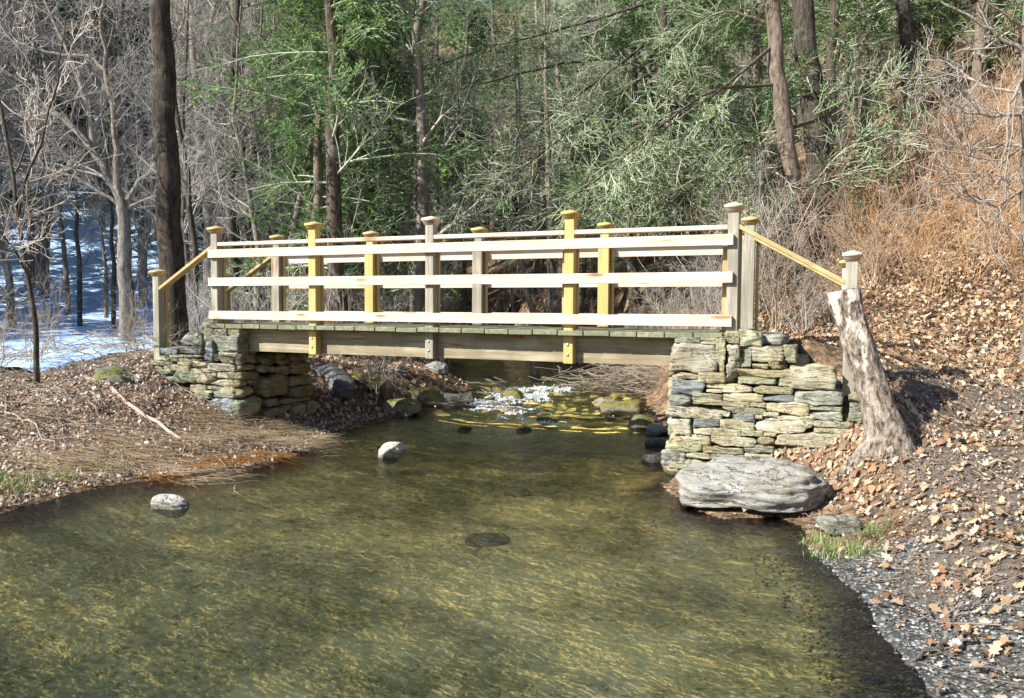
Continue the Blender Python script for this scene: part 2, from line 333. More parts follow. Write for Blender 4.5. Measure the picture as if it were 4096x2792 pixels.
# water
wx = axis([(-14, -4, .25), (-4, 8, .045), (8, 9, .2)]); wy = axis([(-14, -5, .3), (-5, 6, .045), (6, 15, .15)])
WX, WY = np.meshgrid(wx, wy, indexing='ij')
rif = smooth(2.4, 3.0, WY)*(1-smooth(5.4, 6.2, WY))
wz = wlev(WY) + (fbm(WX, WY, 2.2, 31)-.5)*.022 + (fbm(WX, WY, 6, 35, 2)-.5)*.010 + rif*((fbm(WX, WY, 3.4, 41)-.5)*.11 + (fbm(WX, WY, 10, 44)-.5)*.05)
def water_mat():
    m = bpy.data.materials.new('brook_water'); m.use_nodes = True; t = m.node_tree; t.nodes.clear(); N = t.nodes.new; L = t.links.new
    out = N('ShaderNodeOutputMaterial'); geo = N('ShaderNodeNewGeometry')
    def nz(scale, sc, rot, det=3, dist=.4):
        mp = N('ShaderNodeMapping'); mp.inputs['Scale'].default_value = sc; mp.inputs['Rotation'].default_value = rot; L(geo.outputs['Position'], mp.inputs[0])
        n = N('ShaderNodeTexNoise'); n.inputs['Scale'].default_value = scale; n.inputs['Detail'].default_value = det; n.inputs['Distortion'].default_value = dist; L(mp.outputs[0], n.inputs['Vector']); return n.outputs[0]
    a = nz(5, (1, 1.5, 1), (0, 0, -.2), 4, 1.2); b = nz(19, (1, 1.7, 1), (0, 0, .1), 3, 1.0)
    s = N('ShaderNodeMath'); s.operation = 'MULTIPLY_ADD'; L(b, s.inputs[0]); s.inputs[1].default_value = .4; L(a, s.inputs[2])
    bp = N('ShaderNodeBump'); bp.inputs['Strength'].default_value = .32; bp.inputs['Distance'].default_value = .05; L(s.outputs[0], bp.inputs['Height'])
    fr = N('ShaderNodeFresnel'); fr.inputs['IOR'].default_value = 1.33; L(bp.outputs[0], fr.inputs['Normal'])
    ff = N('ShaderNodeFresnel'); ff.inputs['IOR'].default_value = 1.33; av = N('ShaderNodeMix'); av.inputs[0].default_value = .24; L(ff.outputs[0], av.inputs[2]); L(fr.outputs[0], av.inputs[3])
    tr = N('ShaderNodeBsdfTransparent'); tr.inputs[0].default_value = (1, .97, .82, 1)
    rf = N('ShaderNodeBsdfRefraction'); rf.inputs['IOR'].default_value = 1.25; rf.inputs['Roughness'].default_value = .02; rf.inputs[0].default_value = (.9, .85, .66, 1); L(bp.outputs[0], rf.inputs['Normal'])
    mt = N('ShaderNodeMixShader'); mt.inputs[0].default_value = .06; L(tr.outputs[0], mt.inputs[1]); L(rf.outputs[0], mt.inputs[2])
    gl = N('ShaderNodeBsdfGlossy'); gl.inputs['Roughness'].default_value = .06; L(bp.outputs[0], gl.inputs['Normal'])
    mx = N('ShaderNodeMixShader'); L(av.outputs[0], mx.inputs[0]); L(mt.outputs[0], mx.inputs[1]); L(gl.outputs[0], mx.inputs[2])
    L(mx.outputs[0], out.inputs['Surface']); return m
keepw = sdist(WX, WY).reshape(WX.shape) < .5
wf = grid_faces(len(wx), len(wy)); wf = wf[keepw.ravel()[wf].any(1)]
tag(link('water', np_mesh('water', np.stack([WX.ravel(), WY.ravel(), wz.ravel()], -1), wf), water_mat()), kind='structure')

# snow: raised patches that follow the ground
sx = axis([(-60, -30, 1.2), (-30, -14, .45), (-14, -1.2, .14)]); sy = axis([(-2, 14, .14), (14, 30, .4), (30, 60, 1.2)])
SX, SY = np.meshgrid(sx, sy, indexing='ij')
sn = fbm(SX, SY, .45, 51, 5) + .12*fbm(SX, SY, 3, 55, 3)
cover = .51 - .34*smooth(2.5, 9, -SX+SY*.35) ; cover = np.where((SX > -2.2) | (SY < -.5), 9, cover)
b1 = 6.43-.984*(SY+6.6); b2 = 6.43-.775*(SY+6.6)
cover = np.where(SX > b1, cover+.16, cover); cover = np.where(SX > b2, 9, cover); cover = cover+.3*smooth(34, 46, np.hypot(SX-CX, SY-CY))
over = sn-cover; th = np.clip(over*.5, -.08, .10)
SZ = H(SX, SY)+th
sf = grid_faces(len(sx), len(sy)); sf = sf[(over.ravel()[sf] > -.03).all(1)]
def snow_mat():
    n = NT('old_snow', .6, .3); c = n.ramp(n.noise(n.P, 3, 5, .7), [(.35, (.30, .52, .92)), (.65, (.62, .78, .98))])  # blue of shaded snow is painted into the base colour
    n.b.inputs['Subsurface Weight'].default_value = 0
    n.bump(n.noise(n.P, 9, 5, .7), .6, .05); return n.base(c)
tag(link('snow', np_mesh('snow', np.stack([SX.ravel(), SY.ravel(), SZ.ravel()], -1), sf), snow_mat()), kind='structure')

# ------------------------------------------------------------------ stones
_cs = {}
def cubesphere(n):
    if n in _cs: return _cs[n]
    g = np.linspace(-1, 1, n+1); a, b = np.meshgrid(g, g, indexing='ij'); V = []; F = []; k = 0
    for ax in range(3):
        for s in (-1, 1):
            P = np.zeros((n+1, n+1, 3)); P[..., ax] = s; P[..., (ax+1) % 3] = a*s; P[..., (ax+2) % 3] = b
            V.append(P.reshape(-1, 3)); F.append(grid_faces(n+1, n+1)+k); k += (n+1)**2
    V = np.concatenate(V); F = np.concatenate(F)
    key = np.round(V, 5); u, idx, inv = np.unique(key, axis=0, return_index=True, return_inverse=True)
    _cs[n] = (V[idx], inv.ravel()[F]); return _cs[n]
def blob(n, pw, half, amp, seed, strata=0.0, fr=1.0, cut=0):
    """a rounded, fractured stone of half size `half`; pw = squareness"""
    V, F = cubesphere(n); V = V.copy()
    S = V/np.linalg.norm(V, axis=1)[:, None]
    r = 1/(np.abs(S)**pw).sum(1)**(1/pw); S = S*r[:, None]
    rs = np.random.RandomState(seed)
    for _ in range(cut):           # broken faces
        d = rs.normal(size=3); d /= np.linalg.norm(d); o = rs.uniform(.62, .92)*np.max(S@d)
        t = S@d - o; S = np.where((t > 0)[:, None], S - d*t[:, None]*.92, S)
    half = np.asarray(half, float); P = S*half
    off = Vector(rs.uniform(-50, 50, 3)); m = float(min(half)); out = P.copy(); L = float(max(half))
    for i in range(len(P)):
        p = Vector(P[i])
        q = p*(fr*1.1/m)
        v = noise.noise(p*(1.2/L)+off)*.9 + noise.noise(q*.7+off)*.7 + noise.noise(q*2.2+off)*.32 + noise.noise(q*5+off)*.14
        if strata: v += strata*noise.noise(Vector((p.x*.8/m, p.y*.8/m, p.z*4.5/m))+off)
        out[i] += S[i]*v*amp
    return out, F
STONE_COL = [(.37, .38, .27), (.45, .43, .32), (.33, .35, .31), (.42, .39, .26), (.28, .32, .34), (.48, .46, .37), (.34, .38, .28), (.50, .45, .31), (.26, .27, .25)]
def abutment(name, label, rects, frame, yface, depth, core, batter=0.0, extra=None, side=None):
    """rects are measured stones (u0, v0, u1, v1, colour) in a photo crop; frame maps them to the wall face"""
    root = empty(name, (core[0][0], core[0][2], core[0][4])); tag(root, label, 'stone abutment')
    mb = MB(); k = 0
    for rc in rects:
        x0, y0, x1, y1 = rc[:4]; ci = rc[4] if len(rc) > 4 else None
        P = [frame(x, y) for x, y in ((x0, y0), (x1, y0), (x0, y1), (x1, y1))]
        c = sum(P)/4; w = (np.linalg.norm(P[1]-P[0])+np.linalg.norm(P[3]-P[2]))/2; h = (np.linalg.norm(P[2]-P[0])+np.linalg.norm(P[3]-P[1]))/2
        dd = depth*(.8+.4*random.random())
        V, F = blob(13, 16, (w/2*1.02, dd/2, h/2*1.045), min(.017, h*.12), 100+k, .5, 1.3, 4 if h > .05 else 2)
        pr = random.uniform(-.006, .022)
        V = V + np.array([c[0], c[1]+dd/2-pr, c[2]]); V[:, 1] += -batter*np.clip(-V[:, 2], 0, 2)*0
        V[:, 2] += (V[:, 0]-c[0])*random.uniform(-.03, .03)
        col = np.array(STONE_COL[ci if ci is not None else random.randrange(len(STONE_COL))])*random.uniform(.72, 1.12)
        mb.add(V, F, col); k += 1
    for (cx, cy, cz, hx, hy, hz) in (extra or []):
        V, F = blob(9, 6, (hx, hy, hz), min(.03, hz*.2), 300+k, .6, .8, 2)
        mb.add(V+np.array([cx, cy, cz]), F, np.array(random.choice(STONE_COL))*random.uniform(.8, 1.1)); k += 1
    link('masonry', mb.mesh('masonry'), STONE, root)
    cb = MB()
    for (a0, a1, b0, b1, c0, c1) in core:
        V = np.array([(x, y, z) for x in (a0, a1) for y in (b0, b1) for z in (c0, c1)])
        cb.add(V, np.array([(0, 1, 3, 2), (4, 6, 7, 5), (0, 4, 5, 1), (2, 3, 7, 6), (0, 2, 6, 4), (1, 5, 7, 3)]))
    link('rubble_core', cb.mesh('rubble_core'), MORTAR, root, smooth=False)
    return root
def fr_right(yf):
    def f(x, y):
        D = ((2600+x/1.1211)/K, (1300+y/1.1211)/K); return aty(D[0], D[1], yf-.07*(y/600))
    return f
RR = [(108,55,227,82,2),(227,58,297,70,0),(227,71,297,86,5),(88,84,294,210,5),(297,28,340,210,3),(338,28,404,94,3),(404,26,494,100,0),(343,94,402,262,5),(402,98,455,186,2),(457,98,600,163,1),(600,98,655,172,0),
      (458,175,530,195,1),(532,165,612,196,3),(630,183,828,290,1),(392,196,636,235,3),(395,236,565,264,0),(567,238,640,276,0),(92,212,215,241,3),(217,213,336,258,3),(96,246,244,312,4),(250,266,455,288,7),(252,289,325,303,1),(326,289,455,304,5),(463,277,640,308,3),
      (86,314,188,364,2),(190,307,325,331,0),(190,334,450,364,3),(330,308,508,345,7),(510,316,648,342,4),(647,299,865,362,2),(76,367,322,422,5),(324,372,520,398,0),(450,347,520,369,1),(522,345,710,403,7),(714,366,862,384,1),(714,387,862,432,2),
      (895,308,950,350,0),(897,352,948,392,2),(893,394,952,440,6),(322,390,360,421,5),(360,398,470,432,4),(472,405,505,420,1),(506,393,578,411,1),(78,424,180,488,5),(184,424,312,459,4),(314,426,468,470,1),(470,408,733,482,5),(735,436,955,462,5),(737,464,950,488,0),(195,464,412,496,1),
      (412,476,508,498,0),(510,483,568,500,3),(562,486,885,560,5),(880,494,938,548,1),(74,490,272,545,7),(278,502,476,542,1),(474,504,560,538,3),(68,529,235,570,0),(238,550,418,577,1),(420,541,555,578,2),(162,573,272,598,1),(273,577,425,605,2),(428,580,560,606,1),(562,563,760,600,0),(762,560,900,588,2),(55,562,158,632,2),(90,600,260,650,0)]
# coping and back faces of the right abutment
exR = [(6.0+.13*i, .55+.0*i, -.20-.10*i, .14, .5, .09) for i in range(4)] + [(5.12, .35+.3*j, -.2-.22*i, .12, .16, .11) for i in range(5) for j in range(3)] + [(5.75, .45, -.02, .22, .35, .07), (6.3, .6, -.36, .2, .4, .07)]
abutment('stone_abutment', 'pale dry stone abutment on the right bank beside the leaning stump', RR, fr_right(-.09), -.09, .24,
         [(5.16, 6.5, .03, 1.05, -1.32, -.62), (5.16, 6.05, .03, 1.05, -.62, -.03), (6.05, 6.3, .03, 1.05, -.62, -.28)], extra=exR)
def fr_left(x, y):
    return aty((560+x/1.778)/K, (1250+y/1.778)/K, -.07)
LL = [(465,70,520,200,5),(462,202,520,342,4),(415,74,462,150,0),(295,150,440,235,2),(135,248,278,310,4),(280,256,434,298,2),(135,313,208,345,1),(215,303,434,325,1),(217,327,434,350,0),(525,112,618,172,2),(620,113,704,160,1),(523,170,698,284,2),(490,294,557,342,5),(560,286,690,312,1),(550,320,672,357,0),
      (72,343,232,373,0),(240,350,365,372,1),(66,374,164,418,0),(175,373,350,415,3),(378,350,478,397,1),(483,357,680,415,5),(362,400,538,425,1),(108,406,230,450,6),(234,412,398,500,6),(386,426,520,508,1),(510,430,545,452,5),(548,418,690,472,5),(186,456,268,492,6),(507,476,668,526,5),
      (356,516,470,575,1),(475,523,590,552,0),(597,528,668,560,1),(397,572,500,610,6),(465,555,518,570,5),(520,545,668,604,2),(498,608,668,705,4),(560,712,680,790,2)]
def side_pt(x, y): # the stream-facing side of the left abutment
    D = ((560+x/1.778)/K, (1250+y/1.778)/K); d = ray(*D)
    # plane through (.42,-.05) and (.55,1.12)
    n = np.array([1.17, -.13, 0.0]); n /= np.linalg.norm(n); t = n@(np.array([.42, -.05, 0])-CAM)/(n@d); return CAM+d*t
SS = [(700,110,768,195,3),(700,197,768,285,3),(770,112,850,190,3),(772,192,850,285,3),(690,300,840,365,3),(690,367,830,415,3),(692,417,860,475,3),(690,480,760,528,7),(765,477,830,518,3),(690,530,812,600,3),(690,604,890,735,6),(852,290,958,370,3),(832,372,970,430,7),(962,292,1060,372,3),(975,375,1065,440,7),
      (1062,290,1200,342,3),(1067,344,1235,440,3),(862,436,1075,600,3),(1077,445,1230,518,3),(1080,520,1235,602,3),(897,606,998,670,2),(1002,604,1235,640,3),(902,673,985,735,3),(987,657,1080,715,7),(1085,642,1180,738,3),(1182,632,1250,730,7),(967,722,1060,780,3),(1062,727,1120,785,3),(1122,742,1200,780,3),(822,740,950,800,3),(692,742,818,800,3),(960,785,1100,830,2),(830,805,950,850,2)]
rootL = abutment('stone_abutment', 'shadowed dry stone abutment on the left bank with the moss green boulder beside it', LL, fr_left, -.07, .26,
         [(-.55, .34, .06, 1.05, -1.05, -.42), (-.15, .34, .06, 1.05, -.42, -.05), (-.9, -.55, .06, 1.05, -.6, -.42)],
         extra=[(-.7+.2*i, .5, -.40+.055*i, .13, .5, .06) for i in range(5)])
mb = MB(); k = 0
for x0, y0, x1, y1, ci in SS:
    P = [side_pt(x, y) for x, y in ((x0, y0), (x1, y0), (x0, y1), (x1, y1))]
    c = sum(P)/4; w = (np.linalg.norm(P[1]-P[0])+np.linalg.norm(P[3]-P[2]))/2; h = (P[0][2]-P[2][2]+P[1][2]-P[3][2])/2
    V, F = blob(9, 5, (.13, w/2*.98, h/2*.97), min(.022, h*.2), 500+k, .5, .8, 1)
    mb.add(V+np.array([c[0]-.10, c[1], c[2]]), F, np.array(STONE_COL[ci])*random.uniform(.6, .85)); k += 1  # brownish side stones, darkened further in colour to deepen this face's shade
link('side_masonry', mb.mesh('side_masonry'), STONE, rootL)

def boulder(name, label, c, half, rot, col, seed, mat=STONE, n=18, pw=3.0, amp=.18, strata=.6, cut=4, group=None, cat='boulder', fr=1.0):
    V, F = blob(n, pw, half, amp*min(half), seed, strata, fr, cut)
    E = np.array(Matrix.Rotation(rot[2], 3, 'Z') @ Matrix.Rotation(rot[1], 3, 'Y') @ Matrix.Rotation(rot[0], 3, 'X'))
    mb = MB(); mb.add(V@E.T, F, col); o = link(name, mb.mesh(name), mat); o.location = c
    return tag(o, label, cat, group)
p = atz(1705, 1105, -1.04)
boulder('boulder', 'large flat grey boulder lying at the foot of the right stone abutment', (p[0]+.0, p[1]+.05, -1.06), (.53, .33, .205), (.10, -.05, .12), (.33, .33, .32), 9, n=40, pw=3.0, amp=.17, strata=1.2, cut=8, fr=1.3)
p = atz(1540, 1065, -1.15)
boulder('foundation_stone', 'small tan wedge stone at the water corner of the right abutment', (p[0]+.03, p[1]+.12, -1.17), (.19, .16, .12), (0, .1, .3), (.42, .37, .27), 12, n=16, cat='stone')
p = atz(880, 1040, -1.2)
boulder('rock', 'white topped rock standing alone in the water below the left bridge bays', (p[0], p[1]+.08, -1.165), (.13, .115, .10), (.1, -.15, .5), (.62, .61, .56), 23, n=22, pw=3.4, amp=.18, strata=.2, cut=8, cat='rock', fr=.8)
p = atz(372, 1155, -1.2)
boulder('rock', 'flat white rock in the shallow water near the left bank', (p[0], p[1]+.06, -1.19), (.125, .085, .065), (.1, .3, .35), (.66, .67, .65), 25, n=22, pw=3.2, amp=.16, strata=.2, cut=7, cat='rock', fr=.8)
boulder('boulder', 'moss covered boulder on the leaves left of the left abutment', (-1.05, -.42, -.62), (.30, .24, .15), (0, .05, .3), (.24, .25, .24), 31, MOSSY, n=20, amp=.3)
p = atz(1905, 1195, -1.1)
boulder('stone', 'low dark grey stone behind the green grass tuft', (p[0], p[1]+.1, -1.12), (.13, .09, .06), (0, 0, .2), (.27, .28, .25), 35, n=14, cat='stone')
p = atz(2170, 1432, -1.1); zz = float(H(p[0], p[1]))
boulder('stone', 'small white pebble stone on the gravel beach by a twig', (p[0], p[1], zz+.012), (.036, .028, .026), (0, 0, 1), (.7, .7, .7), 37, n=10, cat='stone')
p = atz(1975, 1185, -1.1); zz = float(H(p[0]-.22, p[1]))
boulder('stone', 'tiny white stone left of the grass tuft', (*atz(1862, 1190, -1.14)[:2], -1.15), (.03, .025, .02), (0, 0, 1), (.7, .7, .68), 38, n=8, cat='stone')
# rocks round the riffle: (photo x, photo y of the foot, half sizes, colour, moss, label)
RK = [(755, 948, (.42, .17, .12), (.16, .17, .19), 0, 'long dark slanting slab between the left abutment and the brook'),
      (825, 940, (.26, .15, .12), (.16, .15, .08), 1, 'dark mossy rock just right of the slanting slab'),
      (905, 932, (.24, .15, .14), (.30, .28, .2), 1, 'mossy tan rock at the left edge, left of the long block'),
      (955, 920, (.26, .16, .15), (.28, .25, .15), 1, 'squarish mossy block on the left edge above the dark slab'),
      (1003, 918, (.24, .17, .12), (.38, .38, .33), 0, 'pale sloping rock at the left end of the white water'),
      (1052, 908, (.19, .14, .10), (.09, .09, .08), 0, 'black wet rock left of the white water'),
      (985, 880, (.19, .13, .12), (.36, .37, .40), 0, 'light blue grey rock under the bright moss rock'),
      (995, 862, (.16, .13, .11), (.20, .2, .08), 1, 'bright yellow moss rock on the left edge beneath the middle bays'),
      (1160, 908, (.18, .14, .12), (.20, .18, .09), 1, 'pointed mossy rock in the middle of the white water'),
      (1128, 886, (.16, .12, .07), (.18, .17, .12), 1, 'low brown rock just upstream of the pointed rock'),
      (1108, 858, (.13, .10, .05), (.24, .24, .2), 1, 'small flat rock upstream in dark water'),
      (1410, 936, (.30, .19, .13), (.22, .2, .14), 1, 'large mossy brown rock by the right edge of the riffle'),
      (1372, 918, (.17, .12, .08), (.30, .28, .2), 0, 'tan rock left of the large mossy brown rock'),
      (1458, 962, (.16, .12, .10), (.22, .22, .18), 1, 'mossy stone close left of the right abutment'),
      (1492, 985, (.14, .10, .09), (.26, .27, .3), 0, 'blue grey wet stone touching the right abutment'),
      (1488, 1012, (.12, .09, .07), (.10, .10, .11), 0, 'round black wet stone at the foot of the right abutment'),
      (1484, 1048, (.13, .10, .07), (.05, .05, .055), 0, 'lowest black stone half under water by the right abutment'),
      (1052, 972, (.10, .07, .035), (.06, .06, .07), 0, 'small black stone at the lower lip of the riffle'),
      (1420, 858, (.32, .22, .14), (.36, .33, .25), 0, 'tan boulder half buried in the brush pile under the bridge'),
      (880, 838, (.22, .16, .08), (.22, .2, .12), 1, 'low mossy stone in the leaves under the left bays'),
      (945, 820, (.14, .10, .07), (.28, .26, .2), 1, 'small stone in the leaves behind the yellow moss rock'),
      (905, 905, (.10, .08, .07), (.40, .41, .40), 0, 'small light grey stone on the leafy point'),
      (1240, 948, (.14, .10, .05), (.14, .13, .08), 1, 'flat submerged rock under the white water'),
      (1340, 948, (.2, .1, .05), (.15, .13, .08), 1, 'low brown ledge rock at the right lip of the riffle'),
      (1185, 975, (.10, .07, .04), (.08, .08, .09), 0, 'dark stone below the riffle in the middle of the brook')]
for i, (x, y, h, c, ms, lb) in enumerate(RK):
    Z = -1.19
    for _ in range(6):
        q = atz(x, y, Z); Z = float(wlev(q[1]))
    yy = q[1]+h[1]*.5; xx = q[0]; zg = max(float(H(xx, yy)), float(wlev(yy))-.03)
    boulder('rock', lb, (xx, yy, zg+h[2]*(.45 if h[2] > .06 else .2)), h, (random.uniform(-.1, .1), random.uniform(-.12, .12) if i else .35, random.uniform(-.4, .4)), c, 60+i, MOSSY if ms else WET, n=14, amp=.24, strata=.4, cut=4, cat='rock', fr=.9)
SUNK = plain('algae_stone', (.40, .37, .24))
# sunken stones on the bed of the pool
for i, (x, y, s, lb) in enumerate([(1105, 1225, .17, 'sunken dark stone in the middle of the pool'), (1175, 1120, .13, 'sunken dark stone downstream of the riffle')]):
    q = atz(x, y, -1.36)
    boulder('rock', lb, (q[0], q[1], float(H(q[0], q[1]))+.0), (s*.9, s*.6, s*.36), (0, 0, .4), (.3, .28, .2), 90+i, SUNK, n=10, amp=.2, cat='rock')

# ------------------------------------------------------------------ timber pieces
def timber(name, mat, parent, x0, x1, y0, y1, z0, z1, bev=.004, shear=0.0):
    """an arris-rounded squared timber; shear tilts it along x (rise per metre)"""
    bm = bmesh.new(); bmesh.ops.create_cube(bm, size=1)
    for v in bm.verts: v.co = Vector(((x0+x1)/2+v.co.x*(x1-x0), (y0+y1)/2+v.co.y*(y1-y0), (z0+z1)/2+v.co.z*(z1-z0)))
    bmesh.ops.bevel(bm, geom=bm.edges[:], offset=bev, segments=2, affect='EDGES', profile=.5)
    for v in bm.verts: v.co.z += (v.co.x-x0)*shear
    me = bpy.data.meshes.new(name); bm.to_mesh(me); bm.free()
    me.materials.append(mat); o = bpy.data.objects.new(name, me); C.objects.link(o)
    if parent:
        o.parent = parent; q = Vector((0, 0, 0)); pp = parent
        while pp: q += pp.location; pp = pp.parent
        o.location = -q
    return o
def lathe_square(name, mat, parent, cx, cy, prof):
    """square-plan turned shape: prof = [(half, z), ...]"""
    V = []; F = []
    for h, z in prof: V += [(cx-h, cy-h, z), (cx+h, cy-h, z), (cx+h, cy+h, z), (cx-h, cy+h, z)]
    for i in range(len(prof)-1):
        for k in range(4): a = 4*i+k; b = 4*i+(k+1) % 4; F.append((a, b, b+4, a+4))
    F += [(3, 2, 1, 0), tuple(4*(len(prof)-1)+k for k in range(4))]
    o = link(name, np_mesh(name, np.array(V), [np.array(F)]), mat, None, smooth=False)
    o.parent = parent; q = Vector((0, 0, 0)); pp = parent
    while pp: q += pp.location; pp = pp.parent
    o.location = -q; return o
WB = 1.044; PW = .089
bridge = empty('footbridge', (2.75, .5, 0)); tag(bridge, 'wooden footbridge with three plank rails a side and capped posts', 'bridge')
def cap(parent, x, y, z, mat):
    h = PW/2
    return lathe_square('post_cap', mat, parent, x+h, y+h, [(h+.008, z), (h+.010, z+.012), (h+.014, z+.014), (h+.014, z+.022), (h+.020, z+.024), (h+.022, z+.034), (h+.028, z+.038), (h+.028, z+.056), (h+.020, z+.061), (.004, z+.083)])
def post(x, y, z0, z1, mk, ck, bolts=False, lab=None):
    o = timber('post', W[mk+'_z'], bridge, x, x+PW, y, y+PW, z0, z1+.005, .006)
    if lab: o['label'] = lab
    cap(o, x, y, z1, W[ck+'_x'])
    if bolts:
        for zz in (-.075, -.165):
            bm = bmesh.new(); bmesh.ops.create_uvsphere(bm, u_segments=14, v_segments=8, radius=.013)
            for v in bm.verts: v.co = Vector((v.co.x+x+PW*.45, v.co.y*.55+y-.003, v.co.z+zz))
            me = bpy.data.meshes.new('bolt'); bm.to_mesh(me); bm.free(); b = link('bolt', me, STEEL); b.parent = o
    return o
PX = [0, 1.31, 2.685, 4.10, 5.512]; PB = [-.03, 1.318, 2.70, 4.115, 5.523]
fk = [('grey', 'tan'), ('yellow', 'yellow'), ('grey', 'pale'), ('yellow', 'yellow'), ('grey', 'pale')]
bk = [('grey', 'tan'), ('yellow', 'tan'), ('grey', 'yellow'), ('yellow', 'yellow'), ('grey', 'yellow')]
for i, x in enumerate(PX):
    post(x, 0, -.245 if 0 < i < 4 else -.05, 1.045, *fk[i], bolts=0 < i < 4)
    if i in (1, 2, 3, 4): timber('rail_backing', W['tan_z'], bridge, x-.05, x+.102, PW+.002, PW+.038, .062, .905)
    else: timber('rail_backing', W['tan_z'], bridge, x-.02, x+.102, PW+.002, PW+.038, .062, .905)
for i, x in enumerate(PB):
    post(x, WB, -.245 if 0 < i < 4 else -.05, 1.045, *bk[i], bolts=0)
    timber('rail_backing', W[bk[i][0]+'_z'], bridge, x-.02, x+PW+.003, WB-.006, WB+.03, .062, .905)
    timber('rail_backing', W['yellow_z'], bridge, x+PW+.012, x+PW+.038, WB+PW-.036, WB+PW-.002, .062, .905)
# rails nailed outside the posts, in two lengths a side
for z in (.8632, .5577, .1976):
    for a, b in ((-.004, 2.706), (2.709, 5.562)): timber('rail', W['pale_x'], bridge, a, b, -.039, -.001, z-.089, z, .003)
    for a, b in ((-.03, 2.735), (2.738, 5.60)): timber('rail', W['pale_x'], bridge, a, b, WB+PW+.001, WB+PW+.039, z-.089, z, .003)
for y in (0, WB):
    P_ = PX if y == 0 else PB
    for i in range(4): timber('handrail', W['pale_x'], bridge, P_[i]+PW+.001, P_[i+1]-.001, y+.002, y+.092, .905, .943, .006)
# stair posts and sloping handrails at both ends
post(-.872, 0, -.40, .588, 'grey', 'tan'); post(-.872, WB, -.40, .588, 'grey', 'tan')
timber('rail_backing', W['tan_z'], bridge, -.865, -.765, PW+.002, PW+.038, -.38, .455); timber('rail_backing', W['tan_z'], bridge, -.865, -.765, WB-.038, WB-.002, -.38, .455)
post(6.406, 0, -.42, .632, 'grey', 'pale'); post(6.376, WB, -.42, .632, 'pale', 'tan')
for y in (0, WB):
    timber('handrail', W['tan_x'], bridge, -.782, -.001, y+.002, y+.092, .425, .463, .005, shear=(.905-.455)/.78)
    timber('handrail', W['tan_x'], bridge, 5.603, 6.406, y+.002, y+.092, .905, .945, .005, shear=(.446-.905)/.803)
# deck planks, laid crosswise: one part
bm = bmesh.new(); x = .03
while x < 5.5:
    w = min(.235, 5.5-x); dz = random.uniform(-.003, .003)
    r = bmesh.ops.create_cube(bm, size=1)
    for v in r['verts']: v.co = Vector((x+w/2-.002+v.co.x*(w-.006), .545+v.co.y*1.26+random.uniform(-.001, .001), .034+dz+v.co.z*.045))
    x += .238
bmesh.ops.bevel(bm, geom=bm.edges[:], offset=.004, segments=1, affect='EDGES')
me = bpy.data.meshes.new('deck'); bm.to_mesh(me); bm.free()
o = link('deck', me, W['dark_y'], bridge, smooth=False)
for y in (.091, .52, .99): timber('stringer', W['beam'], bridge, .15, 5.4, y, y+.045, -.238, .009, .003)

# ------------------------------------------------------------------ tubes and growth (vectorised)
def frames(T):
    up = np.where(np.abs(T[..., 2:3]) < .9, np.array([0, 0, 1.0]), np.array([1.0, 0, 0]))
    A = np.cross(up, T); A /= np.linalg.norm(A, axis=-1, keepdims=True)+1e-9
    return A, np.cross(T, A)
def tubes(P, Rd, ns, mb, col=(1, 1, 1), rough=0):
    """P (n,k,3) polylines, Rd (n,k) radii"""
    n, k, _ = P.shape; T = np.gradient(P, axis=1); T /= np.linalg.norm(T, axis=-1, keepdims=True)+1e-9
    A, B = frames(T[:, :1].repeat(k, 1) if ns <= 3 else T)
    an = np.arange(ns)*2*np.pi/ns
    rad = Rd[:, :, None].repeat(ns, 2)
    if rough: rad = rad*(1+rough*(RS.rand(n, k, ns)-.5))
    V = P[:, :, None]+A[:, :, None]*(np.cos(an)[None, None, :, None]*rad[..., None])+B[:, :, None]*(np.sin(an)[None, None, :, None]*rad[..., None])
    idx = np.arange(n*k*ns).reshape(n, k, ns); a = idx[:, :-1]; b = idx[:, 1:]; a2 = np.roll(a, -1, 2); b2 = np.roll(b, -1, 2)
    mb.add(V.reshape(-1, 3), np.stack([a, a2, b2, b], -1).reshape(-1, 4), col)
def grow(P, Rd, cnt, t0, t1, length, ang, up, k=4, curl=.25, ratio=.5, rs=RS, taper=.15, lenfall=.5):
    """cnt children on each parent polyline"""
    n, m, _ = P.shape; N = n*cnt; pi = np.repeat(np.arange(n), cnt)
    t = (t0+(t1-t0)*rs.rand(N))*(m-1); i = np.clip(t.astype(int), 0, m-2); f = (t-i)[:, None]
    O = P[pi, i]*(1-f)+P[pi, i+1]*f; T = P[pi, i+1]-P[pi, i]; T /= np.linalg.norm(T, axis=1, keepdims=True)+1e-9
    r0 = (Rd[pi, i]*(1-f[:, 0])+Rd[pi, i+1]*f[:, 0])*ratio
    A, B = frames(T); ph = rs.rand(N)*2*np.pi; side = A*np.cos(ph)[:, None]+B*np.sin(ph)[:, None]
    a = ang*(.7+.6*rs.rand(N))[:, None]; D = T*np.cos(a)+side*np.sin(a)
    L = length*(.5+.8*rs.rand(N))*(1-lenfall*t/(m-1)); out = np.zeros((N, k, 3)); out[:, 0] = O
    for s in range(1, k):
        D = D + rs.normal(size=(N, 3))*curl/k*2 + np.array([0, 0, up])/k; D /= np.linalg.norm(D, axis=1, keepdims=True)
        out[:, s] = out[:, s-1]+D*(L/(k-1))[:, None]
    rr = r0[:, None]*np.linspace(1, taper, k)[None]
    return out, rr
def path(pts, n, wob=0, rs=RS):
    pts = np.array(pts, float); s = np.concatenate([[0], np.cumsum(np.linalg.norm(np.diff(pts, axis=0), axis=1))]); q = np.linspace(0, s[-1], n)
    o = np.stack([np.interp(q, s, pts[:, i]) for i in range(3)], -1)
    if wob: o[1:-1] += rs.normal(size=(n-2, 3))*wob
    return o
def clampr(r, lo): return np.maximum(r, lo)

